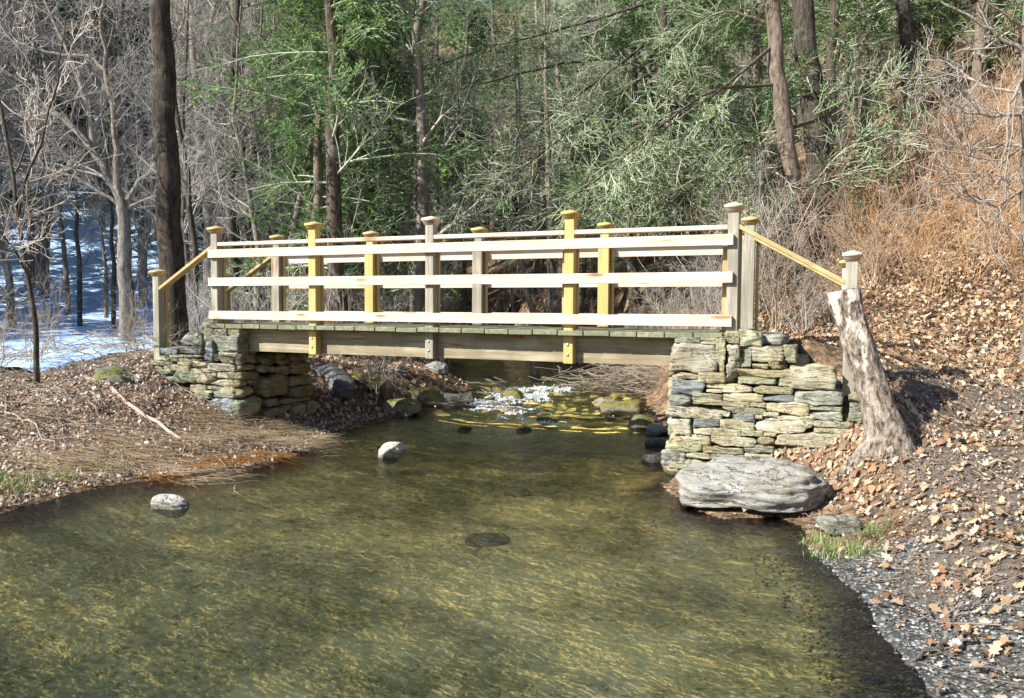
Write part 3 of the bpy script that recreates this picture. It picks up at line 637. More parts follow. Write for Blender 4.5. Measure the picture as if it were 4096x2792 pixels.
def leaf_tris(O, D, N_, L, Wd):
    """diamond leaflets: origin, direction, side dir"""
    a = O; b = O+D*(L*.5)[:, None]+N_*(Wd*.5)[:, None]; c = O+D*L[:, None]; d = O+D*(L*.5)[:, None]-N_*(Wd*.5)[:, None]
    V = np.stack([a, b, c, d], 1).reshape(-1, 3); return V, np.arange(len(V)).reshape(-1, 4)
GREENS = np.array([(.08, .20, .04), (.17, .33, .07), (.06, .15, .04), (.32, .47, .12), (.20, .36, .16), (.36, .48, .24)])
DEEP = np.array([(.02, .09, .03), (.03, .12, .04), (.05, .17, .04), (.02, .07, .04)])  # darker greens put the far hemlocks' shade into the needle colour

def bare_tree_mesh(seed, h=11.0, r=.11, n1=26, first=.12, spread=2.6, lean=.4, up=.55):
    rs = np.random.RandomState(seed)
    tr = path([(0, 0, -.5), (rs.normal()*.1, rs.normal()*.1, h*.3), (rs.normal()*lean, rs.normal()*lean, h*.65), (rs.normal()*lean*2, rs.normal()*lean*2, h)], 12, .05, rs)[None]
    rt = r*np.linspace(1.15, .12, 12)[None]**.9
    mt = MB(); tubes(tr, rt, 9, mt, rough=.12)
    mc = MB(); P1, R1 = grow(tr, rt, n1, first, .97, spread, 1.05, up, 6, .35, .42, rs, .2); tubes(P1, clampr(R1, .006), 5, mc)
    P2, R2 = grow(P1, R1, 8, .15, 1, spread*.45, .8, up*.6, 5, .4, .5, rs); tubes(P2, clampr(R2, .0045), 3, mc)
    P3, R3 = grow(P2, R2, 5, .15, 1, spread*.2, .8, .2, 4, .5, .6, rs); tubes(P3, clampr(R3, .0032), 3, mc)
    return mt.mesh('trunk'), mc.mesh('crown')
def spray(L, Q, m, leaf, rs, pal=None):
    pal = GREENS if pal is None else pal
    n, k, _ = Q.shape; N = n*m; pi = np.repeat(np.arange(n), m); t = rs.rand(N)*(k-1); i = np.clip(t.astype(int), 0, k-2); f = (t-i)[:, None]
    if N == 0: return
    O = Q[pi, i]*(1-f)+Q[pi, i+1]*f; T = Q[pi, i+1]-Q[pi, i]; T /= np.linalg.norm(T, axis=1, keepdims=True)+1e-9
    S = np.cross(T, np.array([0, 0, 1.0])); S /= np.linalg.norm(S, axis=1, keepdims=True)+1e-9
    S *= np.where(rs.rand(N) < .5, 1, -1)[:, None]; D = T*.65+S*.75+rs.normal(size=(N, 3))*.22; D /= np.linalg.norm(D, axis=1, keepdims=True)
    Sd = np.cross(D, np.array([0, 0, 1.0])+rs.normal(size=(N, 3))*.5); Sd /= np.linalg.norm(Sd, axis=1, keepdims=True)+1e-9
    ll = leaf[0]+(leaf[1]-leaf[0])*rs.rand(N); V, F = leaf_tris(O, D, Sd, ll, ll*.38)
    cl = pal[rs.randint(0, len(pal), n)][pi]*(.7+.6*rs.rand(N))[:, None]; L.add(V, F, np.repeat(cl, 4, 0))
def hemlock_mesh(seed, h=11.0, r=.14, n1=46, spread=2.5, dead=.25, leaf=(.04, .10), nl=20, first=.13, pal=None):
    rs = np.random.RandomState(seed)
    tr = path([(0, 0, -.5), (rs.normal()*.08, rs.normal()*.08, h*.4), (rs.normal()*.2, rs.normal()*.2, h)], 12, .03, rs)[None]; rt = r*np.linspace(1.15, .1, 12)[None]
    mt = MB(); tubes(tr, rt, 9, mt, rough=.12)
    mc = MB(); P1, R1 = grow(tr, rt, n1, first, .98, spread, 1.35, -.35, 6, .22, .22, rs, .2, .7); tubes(P1, clampr(R1, .006), 4, mc)
    P2, R2 = grow(P1, R1, 15, .12, 1, spread*.36, .75, -.2, 4, .25, .5, rs); P2[:, :, 2] = P1.mean()*0+P2[:, :, 2]; tubes(P2, clampr(R2, .0035), 3, mc)
    P3, R3 = grow(P2, R2, 3, .2, 1, spread*.14, .75, -.1, 3, .3, .6, rs); tubes(P3, clampr(R3, .0028), 3, mc)
    # leaflets
    live = rs.rand(n1) > dead; hgt = P1[:, 0, 2]/h; live &= ~((hgt < .28) & (rs.rand(n1) < dead*1.6))
    l2 = np.repeat(live, 15); l3 = np.repeat(l2, 3); L = MB()
    spray(L, P2[l2], nl, leaf, rs, pal); spray(L, P3[l3], max(5, nl//2), leaf, rs, pal)
    return mt.mesh('trunk'), mc.mesh('branches'), (L.mesh('foliage') if live.any() else None)
def shrub_mesh(seed, h=1.8, stems=10, spread=.45, r=.008, k2=6, k3=3, curl=.3):
    rs = np.random.RandomState(seed); a = rs.rand(stems)*6.28; P = []
    for q in a:
        l = h*(.55+.6*rs.rand()); e = np.array([math.cos(q), math.sin(q), 0])*spread*rs.rand()*1.6*l
        P.append(path([(e[0]*.08, e[1]*.08, -.1), (e[0]*.45, e[1]*.45, l*.5), (e[0], e[1], l*.9)], 7, .03*h, rs))
    P = np.array(P); Rd = np.full((stems, 1), r)*np.linspace(1.2, .35, 7)[None]*(.6+.8*rs.rand(stems, 1))
    m = MB(); tubes(P, Rd, 4, m); P2, R2 = grow(P, Rd, k2, .2, 1, h*.42, .65, .3, 5, curl, .65, rs); tubes(P2, clampr(R2, .0028), 3, m)
    P3, R3 = grow(P2, R2, k3, .15, 1, h*.2, .7, .15, 4, curl, .7, rs); tubes(P3, clampr(R3, .0022), 3, m)
    return m.mesh('stems')

# ---- trees traced from the photograph
def traced(name, label, parts_px, depth, rads, mat, twigs=None, cat='tree', base_z=None, tw=TWIG, rough=.1, green=0, up=.35):
    """parts_px: polylines in photo pixels at a distance `depth`; first is the trunk"""
    rs = np.random.RandomState(len(label)); tr = [atd(x, y, depth) for x, y in parts_px[0]]
    tr = [tr[0]*1.0] + tr; gz = float(H(tr[0][0], tr[0][1])); tr[0] = np.array([tr[1][0], tr[1][1], min(gz-.2, tr[1][2]-.05)])
    root = empty(name, (tr[0][0], tr[0][1], gz)); tag(root, label, cat)
    n = 22; P = path(tr, n)[None]; r = np.linspace(rads[0][0], rads[0][1], n)[None].copy(); r[0, :3] *= np.array([1.6, 1.3, 1.1])
    P[0, 1:-1] += rs.normal(size=(n-2, 3))*rads[0][0]*.08
    m = MB(); tubes(P, r, 16, m, rough=rough); link('trunk', m.mesh('trunk'), mat, root)
    if len(parts_px) > 1:
        m = MB(); LP = []; LR = []
        for j, pl in enumerate(parts_px[1:], 1):
            dd = rs.uniform(-1.5, 1.5) if j > 1 else 0
            q = [atd(x, y, depth+dd*i/(len(pl)-1)) for i, (x, y) in enumerate(pl)]; a = path(q, 14, rads[j][0]*.35, rs); LP.append(a); LR.append(np.linspace(rads[j][0], rads[j][1], 14))
        LP = np.array(LP); LR = np.array(LR); tubes(LP, LR, 8, m, rough=.1); link('limbs', m.mesh('limbs'), mat, root)
        if twigs:
            m = MB(); P2, R2 = grow(LP, LR, twigs, .1, 1, depth*(.12 if up > 0 else .085), .8, up, 6, .45, .35, rs); tubes(P2, clampr(R2, .006), 4, m)
            P3, R3 = grow(P2, R2, 6, .15, 1, depth*.05, .8, .25, 5, .45, .5, rs); tubes(P3, clampr(R3, .0045), 3, m)
            P4, R4 = grow(P3, R3, 3, .15, 1, depth*.025, .8, .2, 4, .45, .6, rs); tubes(P4, clampr(R4, .0035), 3, m)
            link('crown' if not green else 'branches', m.mesh('crown'), tw, root)
            if green:
                L = MB(); k3 = rs.rand(len(P3)) < green; spray(L, P3[k3], 16, (.03, .075), rs); k4 = np.repeat(k3, 3); spray(L, P4[k4], 7, (.03, .07), rs)
                link('foliage', L.mesh('foliage'), NEEDLE, root)
    return root
px = lambda w, d: w/2/1771*d
traced('tree', 'thick dark trunk rising out of frame just behind the left stair rail', [[(395, 770), (385, 560), (376, 300), (362, 0), (358, -150)]], 10, [(px(58, 10), px(42, 10))], BARKD, rough=.08)
traced('tree', 'pale many limbed tree forking low, left of the thick dark trunk', [[(284, 680), (281, 600), (277, 460)],
       [(277, 462), (215, 345), (165, 282), (60, 220), (-20, 150)], [(213, 340), (200, 235), (140, 90), (90, -30)], [(275, 455), (262, 350), (252, 235), (240, 150), (228, 60), (238, -40)],
       [(288, 455), (355, 372), (440, 300), (560, 250)], [(266, 462), (165, 398), (70, 375), (-20, 368)], [(250, 235), (345, 155), (410, 70), (430, -30)], [(240, 160), (200, 130), (110, 120), (20, 90)], [(290, 470), (330, 455), (420, 420), (520, 430)], [(228, 60), (180, 0), (150, -60)]],
       15, [(px(30, 15), px(24, 15)), (px(19, 15), .03), (px(12, 15), .02), (px(16, 15), .03), (px(13, 15), .02), (px(9, 15), .015), (px(9, 15), .015), (px(9, 15), .015), (px(7, 15), .01), (px(6, 15), .01)], BARKP, twigs=16)
traced('tree', 'slender dark sapling leaning at the far left edge', [[(80, 730), (62, 620), (38, 480), (30, 400), (5, 260), (-20, 150)],
       [(40, 490), (55, 420), (90, 330), (130, 190), (150, 40)], [(30, 400), (60, 330), (60, 200), (85, 60)], [(45, 520), (75, 470), (100, 380), (90, 250)], [(62, 620), (30, 560), (-10, 520)]], 8.5, [(px(13, 8.5), px(5, 8.5)), (.018, .006), (.014, .005), (.013, .005), (.011, .004)], BARKD, twigs=9)
traced('tree', 'crooked dark bare tree right of the thick dark trunk', [[(560, 600), (556, 480), (548, 330), (543, 150), (540, -60)], [(552, 400), (520, 340), (470, 265), (410, 225)], [(548, 330), (500, 270), (420, 200), (400, 170)], [(545, 200), (580, 120), (640, 40)], [(545, 240), (505, 160), (470, 60)]],
       18, [(px(22, 18), px(15, 18)), (px(15, 18), .03), (px(9, 18), .02), (px(8, 18), .02), (px(8, 18), .02)], BARKD, twigs=14)
traced('tree', 'pair of pale straight trunks grown from one base behind the first railing bay', [[(505, 640), (480, 500), (455, 340), (440, 150), (430, -40)], [(500, 560), (470, 440), (420, 330), (395, 120), (385, -40)]],
       17, [(px(18, 17), px(12, 17)), (px(13, 17), px(8, 17))], BARKP, twigs=16)
traced('tree', 'leaning dark twin trunk behind the second railing bay', [[(905, 620), (890, 520), (862, 400), (838, 260), (825, 120)], [(893, 540), (850, 420), (800, 280), (770, 160)]],
       19, [(px(20, 19), px(12, 19)), (px(14, 19), px(8, 19))], BARKD, twigs=12, tw=TWIGH)
traced('tree', 'fat brown hemlock trunk dappled with sun above the right stair rail', [[(1822, 560), (1800, 440), (1775, 250), (1760, 120), (1748, -80)],
       [(1790, 380), (1700, 345), (1600, 400), (1500, 480)], [(1780, 290), (1660, 335), (1520, 320), (1420, 430)], [(1770, 190), (1620, 200), (1430, 330), (1320, 430), (1260, 480)], [(1760, 100), (1600, 230), (1450, 330), (1340, 420)],
       [(1780, 300), (1860, 270), (1960, 205), (2080, 200)], [(1800, 430), (1870, 420), (1960, 300), (2010, 310)], [(1790, 360), (1720, 430), (1690, 480), (1660, 510)], [(1760, 60), (1650, 20), (1560, 60), (1480, 160)]],
       11.5, [(px(42, 11.5), px(32, 11.5))]+[(.028, .008)]*8, BARKH, twigs=22, tw=TWIGH, green=.55, up=-.25)
traced('hemlock_tree', 'slim dark hemlock with long limbs sweeping down to the left above the fourth bay', [[(1545, 600), (1530, 400), (1512, 200), (1500, -80)],
       [(1505, 60), (1430, 130), (1250, 260), (1090, 400), (1030, 470)], [(1515, 180), (1400, 130), (1250, 150), (1050, 200), (900, 250)], [(1510, 140), (1350, 250), (1200, 370), (1130, 440)], [(1520, 280), (1420, 390), (1350, 450), (1300, 490)], [(1500, 0), (1300, 60), (1100, 110), (960, 160)], [(1520, 240), (1620, 250), (1700, 330)], [(1530, 420), (1460, 450), (1410, 490)]],
       13, [(px(24, 13), px(15, 13))]+[(.026, .007)]*7, BARKD, twigs=26, tw=TWIGH, green=.3, up=-.25)
traced('tree', 'thick dark trunk close right of the dappled trunk', [[(1885, 540), (1868, 440), (1850, 260), (1828, 120), (1810, -80)]], 12.5, [(px(58, 12.5), px(44, 12.5))], BARKD)
traced('tree', 'dark trunk standing on the slope at the upper right', [[(2096, 360), (2086, 280), (2068, 160), (2050, 0), (2042, -80)]], 14.5, [(px(40, 14.5), px(28, 14.5))], BARKD)
traced('tree', 'slim straight grey trunk rising left of the fourth front post', [[(1215, 720), (1186, 640), (1181, 450), (1176, 250), (1170, 60)]], 14.5, [(px(17, 14.5), px(9, 14.5))], BARK, twigs=None)
traced('tree', 'tall pale trunk cluster behind the gap of sky above the centre', [[(1275, 420), (1268, 250), (1262, 60), (1260, -60)], [(1280, 400), (1245, 280), (1225, 120), (1215, -40)], [(1290, 380), (1310, 260), (1345, 120), (1400, -30)]], 20, [(px(12, 20), px(9, 20)), (px(10, 20), px(7, 20)), (px(9, 20), px(6, 20))], BARKP, twigs=14, tw=TWIGH)
# branchy tree at the right edge with pale whips
traced('tree', 'bare tree at the right edge sending pale bent branches into the frame', [[(2330, 640), (2322, 480), (2318, 250), (2325, 60), (2330, -80)],
       [(2324, 115), (2250, 70), (2190, 35), (2110, -10)], [(2318, 210), (2230, 195), (2150, 140), (2090, 135)], [(2320, 260), (2260, 265), (2190, 255), (2120, 205)], [(2320, 330), (2270, 330), (2210, 345), (2150, 300)], [(2320, 330), (2240, 400), (2150, 420), (2080, 400)], [(2322, 430), (2260, 470), (2200, 440), (2160, 470)], [(2320, 180), (2290, 240), (2285, 330), (2260, 420)], [(2318, 60), (2260, 20), (2200, -30)]],
       7.5, [(px(11, 7.5), px(7, 7.5)), (.022, .007), (.016, .005), (.016, .005), (.014, .005), (.014, .005), (.013, .005), (.015, .006), (.014, .005)], BARKP, twigs=4, tw=TWIG)

# ---- stock trees, copied across the woods
def stock(name, parts, loc, rz, s):
    root = empty(name, loc); root.rotation_euler = (random.uniform(-.04, .04), random.uniform(-.04, .04), rz); root.scale = (s, s, s)
    for nm, me, mt in parts:
        if not me.materials: me.materials.append(mt)
        o = bpy.data.objects.new(nm, me); C.objects.link(o); o.parent = root
    return root
BT = [[('trunk', a, [BARK, BARKP, BARKD][i % 3]), ('crown', b, TWIG)] for i, (a, b) in enumerate(bare_tree_mesh(200+i, h=10+i, r=.10+.02*(i % 2), first=.1+.05*i, up=.4+.15*i) for i in range(4))]
HT = [[('trunk', a, BARKH), ('branches', b, TWIGH), ('foliage', c, NEEDLE)] for a, b, c in (hemlock_mesh(300, dead=.15), hemlock_mesh(301, dead=.5, spread=3.0), hemlock_mesh(302, dead=.3, h=12, spread=2.2, n1=56))]
LT = [[('trunk', a, BARKH), ('branches', b, TWIGH), ('foliage', c, NEEDLE)] for a, b, c in (hemlock_mesh(340, dead=.05, h=10, spread=2.2, n1=54, nl=24, leaf=(.04, .09), first=.14), hemlock_mesh(341, dead=.1, h=11, spread=2.6, n1=50, nl=24, leaf=(.04, .09), first=.18))]
NTR = [[('trunk', a, BARKH), ('branches', b, TWIGH), ('foliage', c, NEEDLE)] for a, b, c in (hemlock_mesh(330, dead=0, h=13, spread=3.0, n1=64, nl=16, leaf=(.07, .16), first=.03, pal=DEEP), hemlock_mesh(331, dead=0, h=12, spread=2.7, n1=60, nl=16, leaf=(.07, .16), first=.03, pal=DEEP))]
DT = [[('trunk', a, BARK), ('crown', b, TWIGH)] for a, b, c in (hemlock_mesh(310, dead=1.1, spread=3.2, n1=44, nl=1, first=.12), )]
placed = []
def try_place(kind, x, D, gap=.9):
    d = ray(x, 690); P = CAM+d*D; P[2] = float(H(P[0], P[1]))
    if sdist([P[0]], [P[1]])[0] < .4 and P[1] < 15: return None
    for q in placed:
        if math.hypot(q[0]-P[0], q[1]-P[1]) < gap: return None
    placed.append((P[0], P[1])); return P
ALL = []
def sow(kind, n, xr, dr, sr, gap):
    k = 0; t = 0
    while k < n and t < n*12:
        t += 1; P = try_place(kind, random.uniform(*xr), random.uniform(*dr), gap)
        if P is None: continue
        s = random.uniform(*sr); pr = random.choice({'bare': BT, 'hemlock': HT, 'dead': DT, 'deep': NTR, 'lush': LT}[kind])
        o = stock({'bare': 'bare_tree', 'hemlock': 'hemlock_tree', 'dead': 'lichened_tree', 'deep': 'dense_hemlock_tree', 'lush': 'hemlock_tree'}[kind], pr, P, random.uniform(0, 6.28), s); ALL.append((o, kind, P)); k += 1
sow('lush', 5, (690, 860), (12.5, 16), (.8, 1.0), 1.2)
sow('lush', 4, (1380, 1740), (12.5, 16), (.5, .8), 1.0)
sow('lush', 8, (1880, 2330), (17.5, 22), (.9, 1.1), 1.2)
sow('hemlock', 3, (1300, 1720), (12, 15), (.55, .8), 1.0)
sow('hemlock', 4, (1850, 2330), (17.5, 21), (.8, 1.0), 1.2)
sow('bare', 16, (640, 1700), (14.5, 24), (.42, .62), .8)
sow('hemlock', 3, (680, 900), (15, 21), (.9, 1.0), 1.3)
sow('dead', 8, (900, 1650), (14, 21), (.7, 1.0), 1.0)
sow('lush', 4, (900, 1400), (19, 24), (.6, .9), 1.0)
sow('bare', 12, (420, 1000), (13, 22), (.8, 1.0), 1.1)
sow('bare', 8, (-60, 430), (17, 26), (.42, .6), .8)
sow('bare', 8, (430, 720), (13, 20), (.42, .62), .8)
sow('bare', 9, (-60, 430), (16, 28), (.8, 1.1), 1.3)
sow('hemlock', 14, (620, 2350), (19, 30), (.9, 1.2), 2.0)
sow('dead', 12, (600, 1900), (20, 32), (.9, 1.2), 1.8)
sow('bare', 12, (-100, 1200), (24, 42), (.9, 1.3), 2.0)
sow('deep', 20, (-120, 480), (34, 46), (1.1, 1.4), 1.8)
sow('deep', 14, (460, 760), (24, 34), (.9, 1.2), 1.8)
sow('deep', 8, (700, 2350), (28, 38), (.9, 1.2), 2.0)
sow('hemlock', 34, (-100, 2400), (32, 55), (1.2, 1.7), 2.5)
OUT = []
for x, y, s_ in ((-12.5, .5, 1.0), (-14.5, 3, 1.1), (-17, 5.6, 1.15), (-19.5, 7.6, 1.2), (-20, 3, 1.2), (-23.5, 9.5, 1.3), (-16, .5, 1.2), (-27, 12, 1.4)):  # hemlocks beyond the left frame edge, added only to shade the snow
    o = stock('dense_hemlock_tree', random.choice(NTR), (x, y, float(H(x, y))), random.uniform(0, 6), s_); tag(o, 'unseen hemlock added outside the left of the view to shade the snow', 'tree', 'unseen hemlocks added to shade the snow')
ORD = ['first', 'second', 'third', 'fourth', 'fifth', 'sixth', 'seventh', 'eighth', 'ninth', 'tenth', 'eleventh', 'twelfth', 'thirteenth', 'fourteenth', 'fifteenth', 'sixteenth', 'seventeenth', 'eighteenth', 'nineteenth', 'twentieth']
ORD += ['twenty-'+o for o in ORD[:9]]+['thirtieth']+['thirty-'+o for o in ORD[:9]]
def zone(x):
    for lim, nm in ((345, 'on the snowy slope'), (712, 'behind the left stair'), (975, 'behind the second bay'), (1296, 'behind the third bay'), (1667, 'behind the fourth bay'), (1960, 'behind the right stair rail')):
        if x < lim: return nm
    return 'up the leafy right slope'
def label_all(items, kindword, grp, cat):
    b = {}
    for o, k, P in items:
        x, y, z = proj(P); b.setdefault((k, zone(x), 'near' if z < 18 else 'mid-distance' if z < 29 else 'distant'), []).append((x, o))
    for (k, zn, dist), L in b.items():
        for i, (x, o) in enumerate(sorted(L, key=lambda t: t[0])):
            tag(o, '%s %s %s from the left %s' % (ORD[i], dist, kindword[k], zn) if len(L) > 1 else 'only %s %s %s' % (dist, kindword[k], zn), cat, grp[k])
label_all(ALL, {'bare': 'leafless grey tree', 'hemlock': 'green hemlock', 'dead': 'lichen grey branchy tree', 'deep': 'dark dense hemlock', 'lush': 'bright green leafy hemlock'}, {'bare': 'bare trees in the woods', 'hemlock': 'hemlocks in the woods', 'dead': 'lichened bare hemlocks behind the bridge', 'deep': 'dark dense hemlocks in the far wood', 'lush': 'bright green hemlocks'}, 'tree')

# ---- shrubs and brush
SH = [shrub_mesh(400+i, h, st, sp) for i, (h, st, sp) in enumerate([(2.0, 11, .4), (1.5, 12, .55), (2.6, 9, .35), (1.1, 14, .6)])]
SR = [shrub_mesh(420+i, h, st, sp, .005) for i, (h, st, sp) in enumerate([(1.2, 14, .75), (.9, 15, .9), (1.5, 11, .6)])]
for m_ in SH: m_.materials.append(TWIG)
for m_ in SR: m_.materials.append(TWIGR)
SB = [shrub_mesh(440+i, h, st, sp) for i, (h, st, sp) in enumerate([(2.0, 8, .4), (1.6, 9, .5), (2.4, 7, .35)])]
for m_ in SB: m_.materials.append(TWIGB)
SHR = []
def bush(kind, n, xr, dr, sr, gap=.45, ymin=1.6):
    pool = {'grey': SH, 'red': SR, 'brown': SB}[kind]; k = t = 0; used = []
    while k < n and t < n*25:
        t += 1; D = random.uniform(*dr); P = CAM+ray(random.uniform(*xr), 690)*D; P[2] = float(H(P[0], P[1]))
        if sdist([P[0]], [P[1]])[0] < .25 or (-.95 < P[0] < 6.5 and -.3 < P[1] < ymin) or any(math.hypot(a-P[0], b-P[1]) < gap for a, b in used): continue
        used.append((P[0], P[1])); s = random.uniform(*sr)
        o = bpy.data.objects.new('shrub', random.choice(pool)); C.objects.link(o); o.location = P; o.rotation_euler = (random.uniform(-.15, .15), random.uniform(-.15, .15), random.uniform(0, 6.28)); o.scale = (s, s, s*random.uniform(.85, 1.1))
        SHR.append((o, kind, P)); k += 1
bush('grey', 13, (1340, 1680), (9.6, 13.5), (.6, 1.0), .4)
bush('grey', 4, (1690, 1900), (8.8, 11.5), (.6, .9), .5)
bush('brown', 10, (1690, 1950), (8.8, 13), (.6, 1.0), .4)
bush('grey', 24, (900, 1380), (14, 19), (.8, 1.3), .5)
bush('grey', 28, (400, 900), (10.5, 18), (.7, 1.1), .5)
bush('brown', 9, (-60, 400), (8.8, 14), (.35, .6), .6)
bush('red', 34, (1900, 2350), (9.5, 15.5), (.7, 1.05), .5)
bush('brown', 9, (1950, 2340), (9.5, 15), (.7, 1.0), .6)
bush('red', 6, (1850, 2250), (9.2, 12), (.5, .7), .5)
bush('grey', 14, (600, 1900), (19, 27), (1.0, 1.5), 1)
label_all(SHR, {'grey': 'grey twiggy shrub', 'red': 'rust coloured thicket shrub', 'brown': 'thin brown stemmed shrub'}, {'grey': 'grey twiggy shrubs around the bridge', 'red': 'rusty shrubs on the right slope', 'brown': 'thin brown shrubs right of the bridge'}, 'shrub')

# brush pile under the right end of the bridge
def stick_pile(name, label, c, n, L, spread, zup, mat, cat, r=.006, seed=3, follow=False):
    rs = np.random.RandomState(seed); P = []
    for i in range(n):
        a = rs.normal()*.7; l = L*(.4+.8*rs.rand()); o = np.array([rs.normal()*spread[0], rs.normal()*spread[1], rs.rand()*zup]); d = np.array([math.cos(a), math.sin(a)*.7, rs.normal()*.22])
        P.append(path([o-d*l/2, o+rs.normal(size=3)*.04, o+d*l/2], 6, .015, rs))
    P = np.array(P)
    if follow: P[:, :, 2] = np.abs(P[:, :, 2])*.5; P[:, :, 2] += np.maximum(H(P[:, :, 0]+c[0], P[:, :, 1]+c[1]), wlev(P[:, :, 1]+c[1]))-c[2]+.02
    else: P[:, :, 2] = np.maximum(P[:, :, 2], .0)
    Rd = r*np.linspace(1.2, .4, 6)[None]*(.5+rs.rand(n, 1)); m = MB(); tubes(P, Rd, 4, m)
    if not follow: P2, R2 = grow(P, Rd, 2, .2, 1, L*.35, .6, 0, 4, .4, .6, rs); tubes(P2, clampr(R2, .002), 3, m)
    me = m.mesh(name); o = link(name, me, mat); o.location = c; return tag(o, label, cat, None, 'stuff' if follow else None)
q = atz(1425, 880, -.95)
stick_pile('brush_pile', 'heap of grey sticks and twigs on the right bank under the bridge', (q[0], q[1]+.3, -1.0), 190, 1.0, (.55, .3), .34, STICK, 'brush pile')
stick_pile('brush_pile', 'loose dead brush lying at the far left in front of the snow', (-3.2, -.4, -.62), 110, .9, (.8, .4), .25, STICK, 'brush pile', .004, 5)
stick_pile('brush_pile', 'tangle of thin twigs at the foot of the dark trunk', (-2.1, 1.2, -.5), 120, .9, (.9, .6), .4, STICK, 'brush pile', .0045, 8)
stick_pile('dead_branches', 'dead branches scattered over the leaves of the left bank', (-1.5, -1.2, -.8), 130, .9, (1.1, .5), .08, STICK, 'branches', .005, 11, True)
stick_pile('dead_branches', 'dead sticks on the leaf covered point beyond the left abutment', (.8, 3.6, -.8), 60, .8, (.8, .9), .06, STICK, 'branches', .005, 12, True)
stick_pile('dead_brush', 'low brush along the snow edge left of the left stair post', (-3.6, .9, -.5), 150, 1.1, (1.1, .6), .3, STICK, 'brush pile', .005, 13, True)
# fallen logs, sticks
def stick(name, label, a, b, za, zb, r, mat, cat='branch', wob=.005, n=12, lift=.0, kids=0):
    A = atz(a[0], a[1], za); B = atz(b[0], b[1], zb); A[2] = max(float(H(A[0], A[1])), float(wlev(A[1]))-.03)+r*.6+lift; B[2] = max(float(H(B[0], B[1])), float(wlev(B[1]))-.03)+r*.6+lift
    P = path([A, (A+B)/2+np.array([0, .01, .01]), B], n, wob)
    gz = np.array([float(H(p_[0], p_[1])) for p_ in P]); P[:, 2] = np.maximum(P[:, 2], gz+r*.4); P = P[None]
    m = MB(); Rd = r*np.linspace(1, .55, n)[None]; tubes(P, Rd, 8, m, rough=.12)
    if kids: P2, R2 = grow(P, Rd, kids, .3, .95, .25, .6, .0, 5, .3, .6); tubes(P2, R2, 5, m)
    return tag(link(name, m.mesh(name), mat), label, cat)
stick('fallen_branch', 'long pinkish peeled branch lying on the leaves of the left bank', (182, 905), (435, 992), -.8, -.98, .026, plain('peeled_wood', (.50, .36, .29)), 'branch')
stick('log', 'short grey log lying at the water edge of the left bank', (352, 1046), (470, 1036), -1.1, -1.1, .03, BARK, 'log')
stick('log', 'dark wet log end sticking into the pool from the left bank', (640, 1026), (708, 1018), -1.17, -1.17, .022, BARKD, 'log')
stick('fallen_branch', 'thin dark branch at the left water edge below the short log', (330, 1096), (440, 1066), -1.17, -1.17, .014, BARKD, 'branch')
stick('fallen_branch', 'brown twig lying across the gravel beach at the lower right', (2055, 1482), (2262, 1398), -1.15, -1.05, .0085, BARK, 'branch', .012, 14, 0, 3)
stick('fallen_branch', 'pale stick near the gravel twig at the lower right', (2105, 1440), (2210, 1410), -1.1, -1.1, .009, BARKP, 'branch')
stick('fallen_branch', 'thin twig at the right edge above the gravel', (2190, 1303), (2340, 1306), -1.0, -1.0, .006, BARK, 'branch')
stick('fallen_branch', 'thin curved branch on the far left of the leafy bank', (0, 958), (150, 1005), -.95, -.95, .012, BARKP, 'branch', .03, 12, .02, 4)

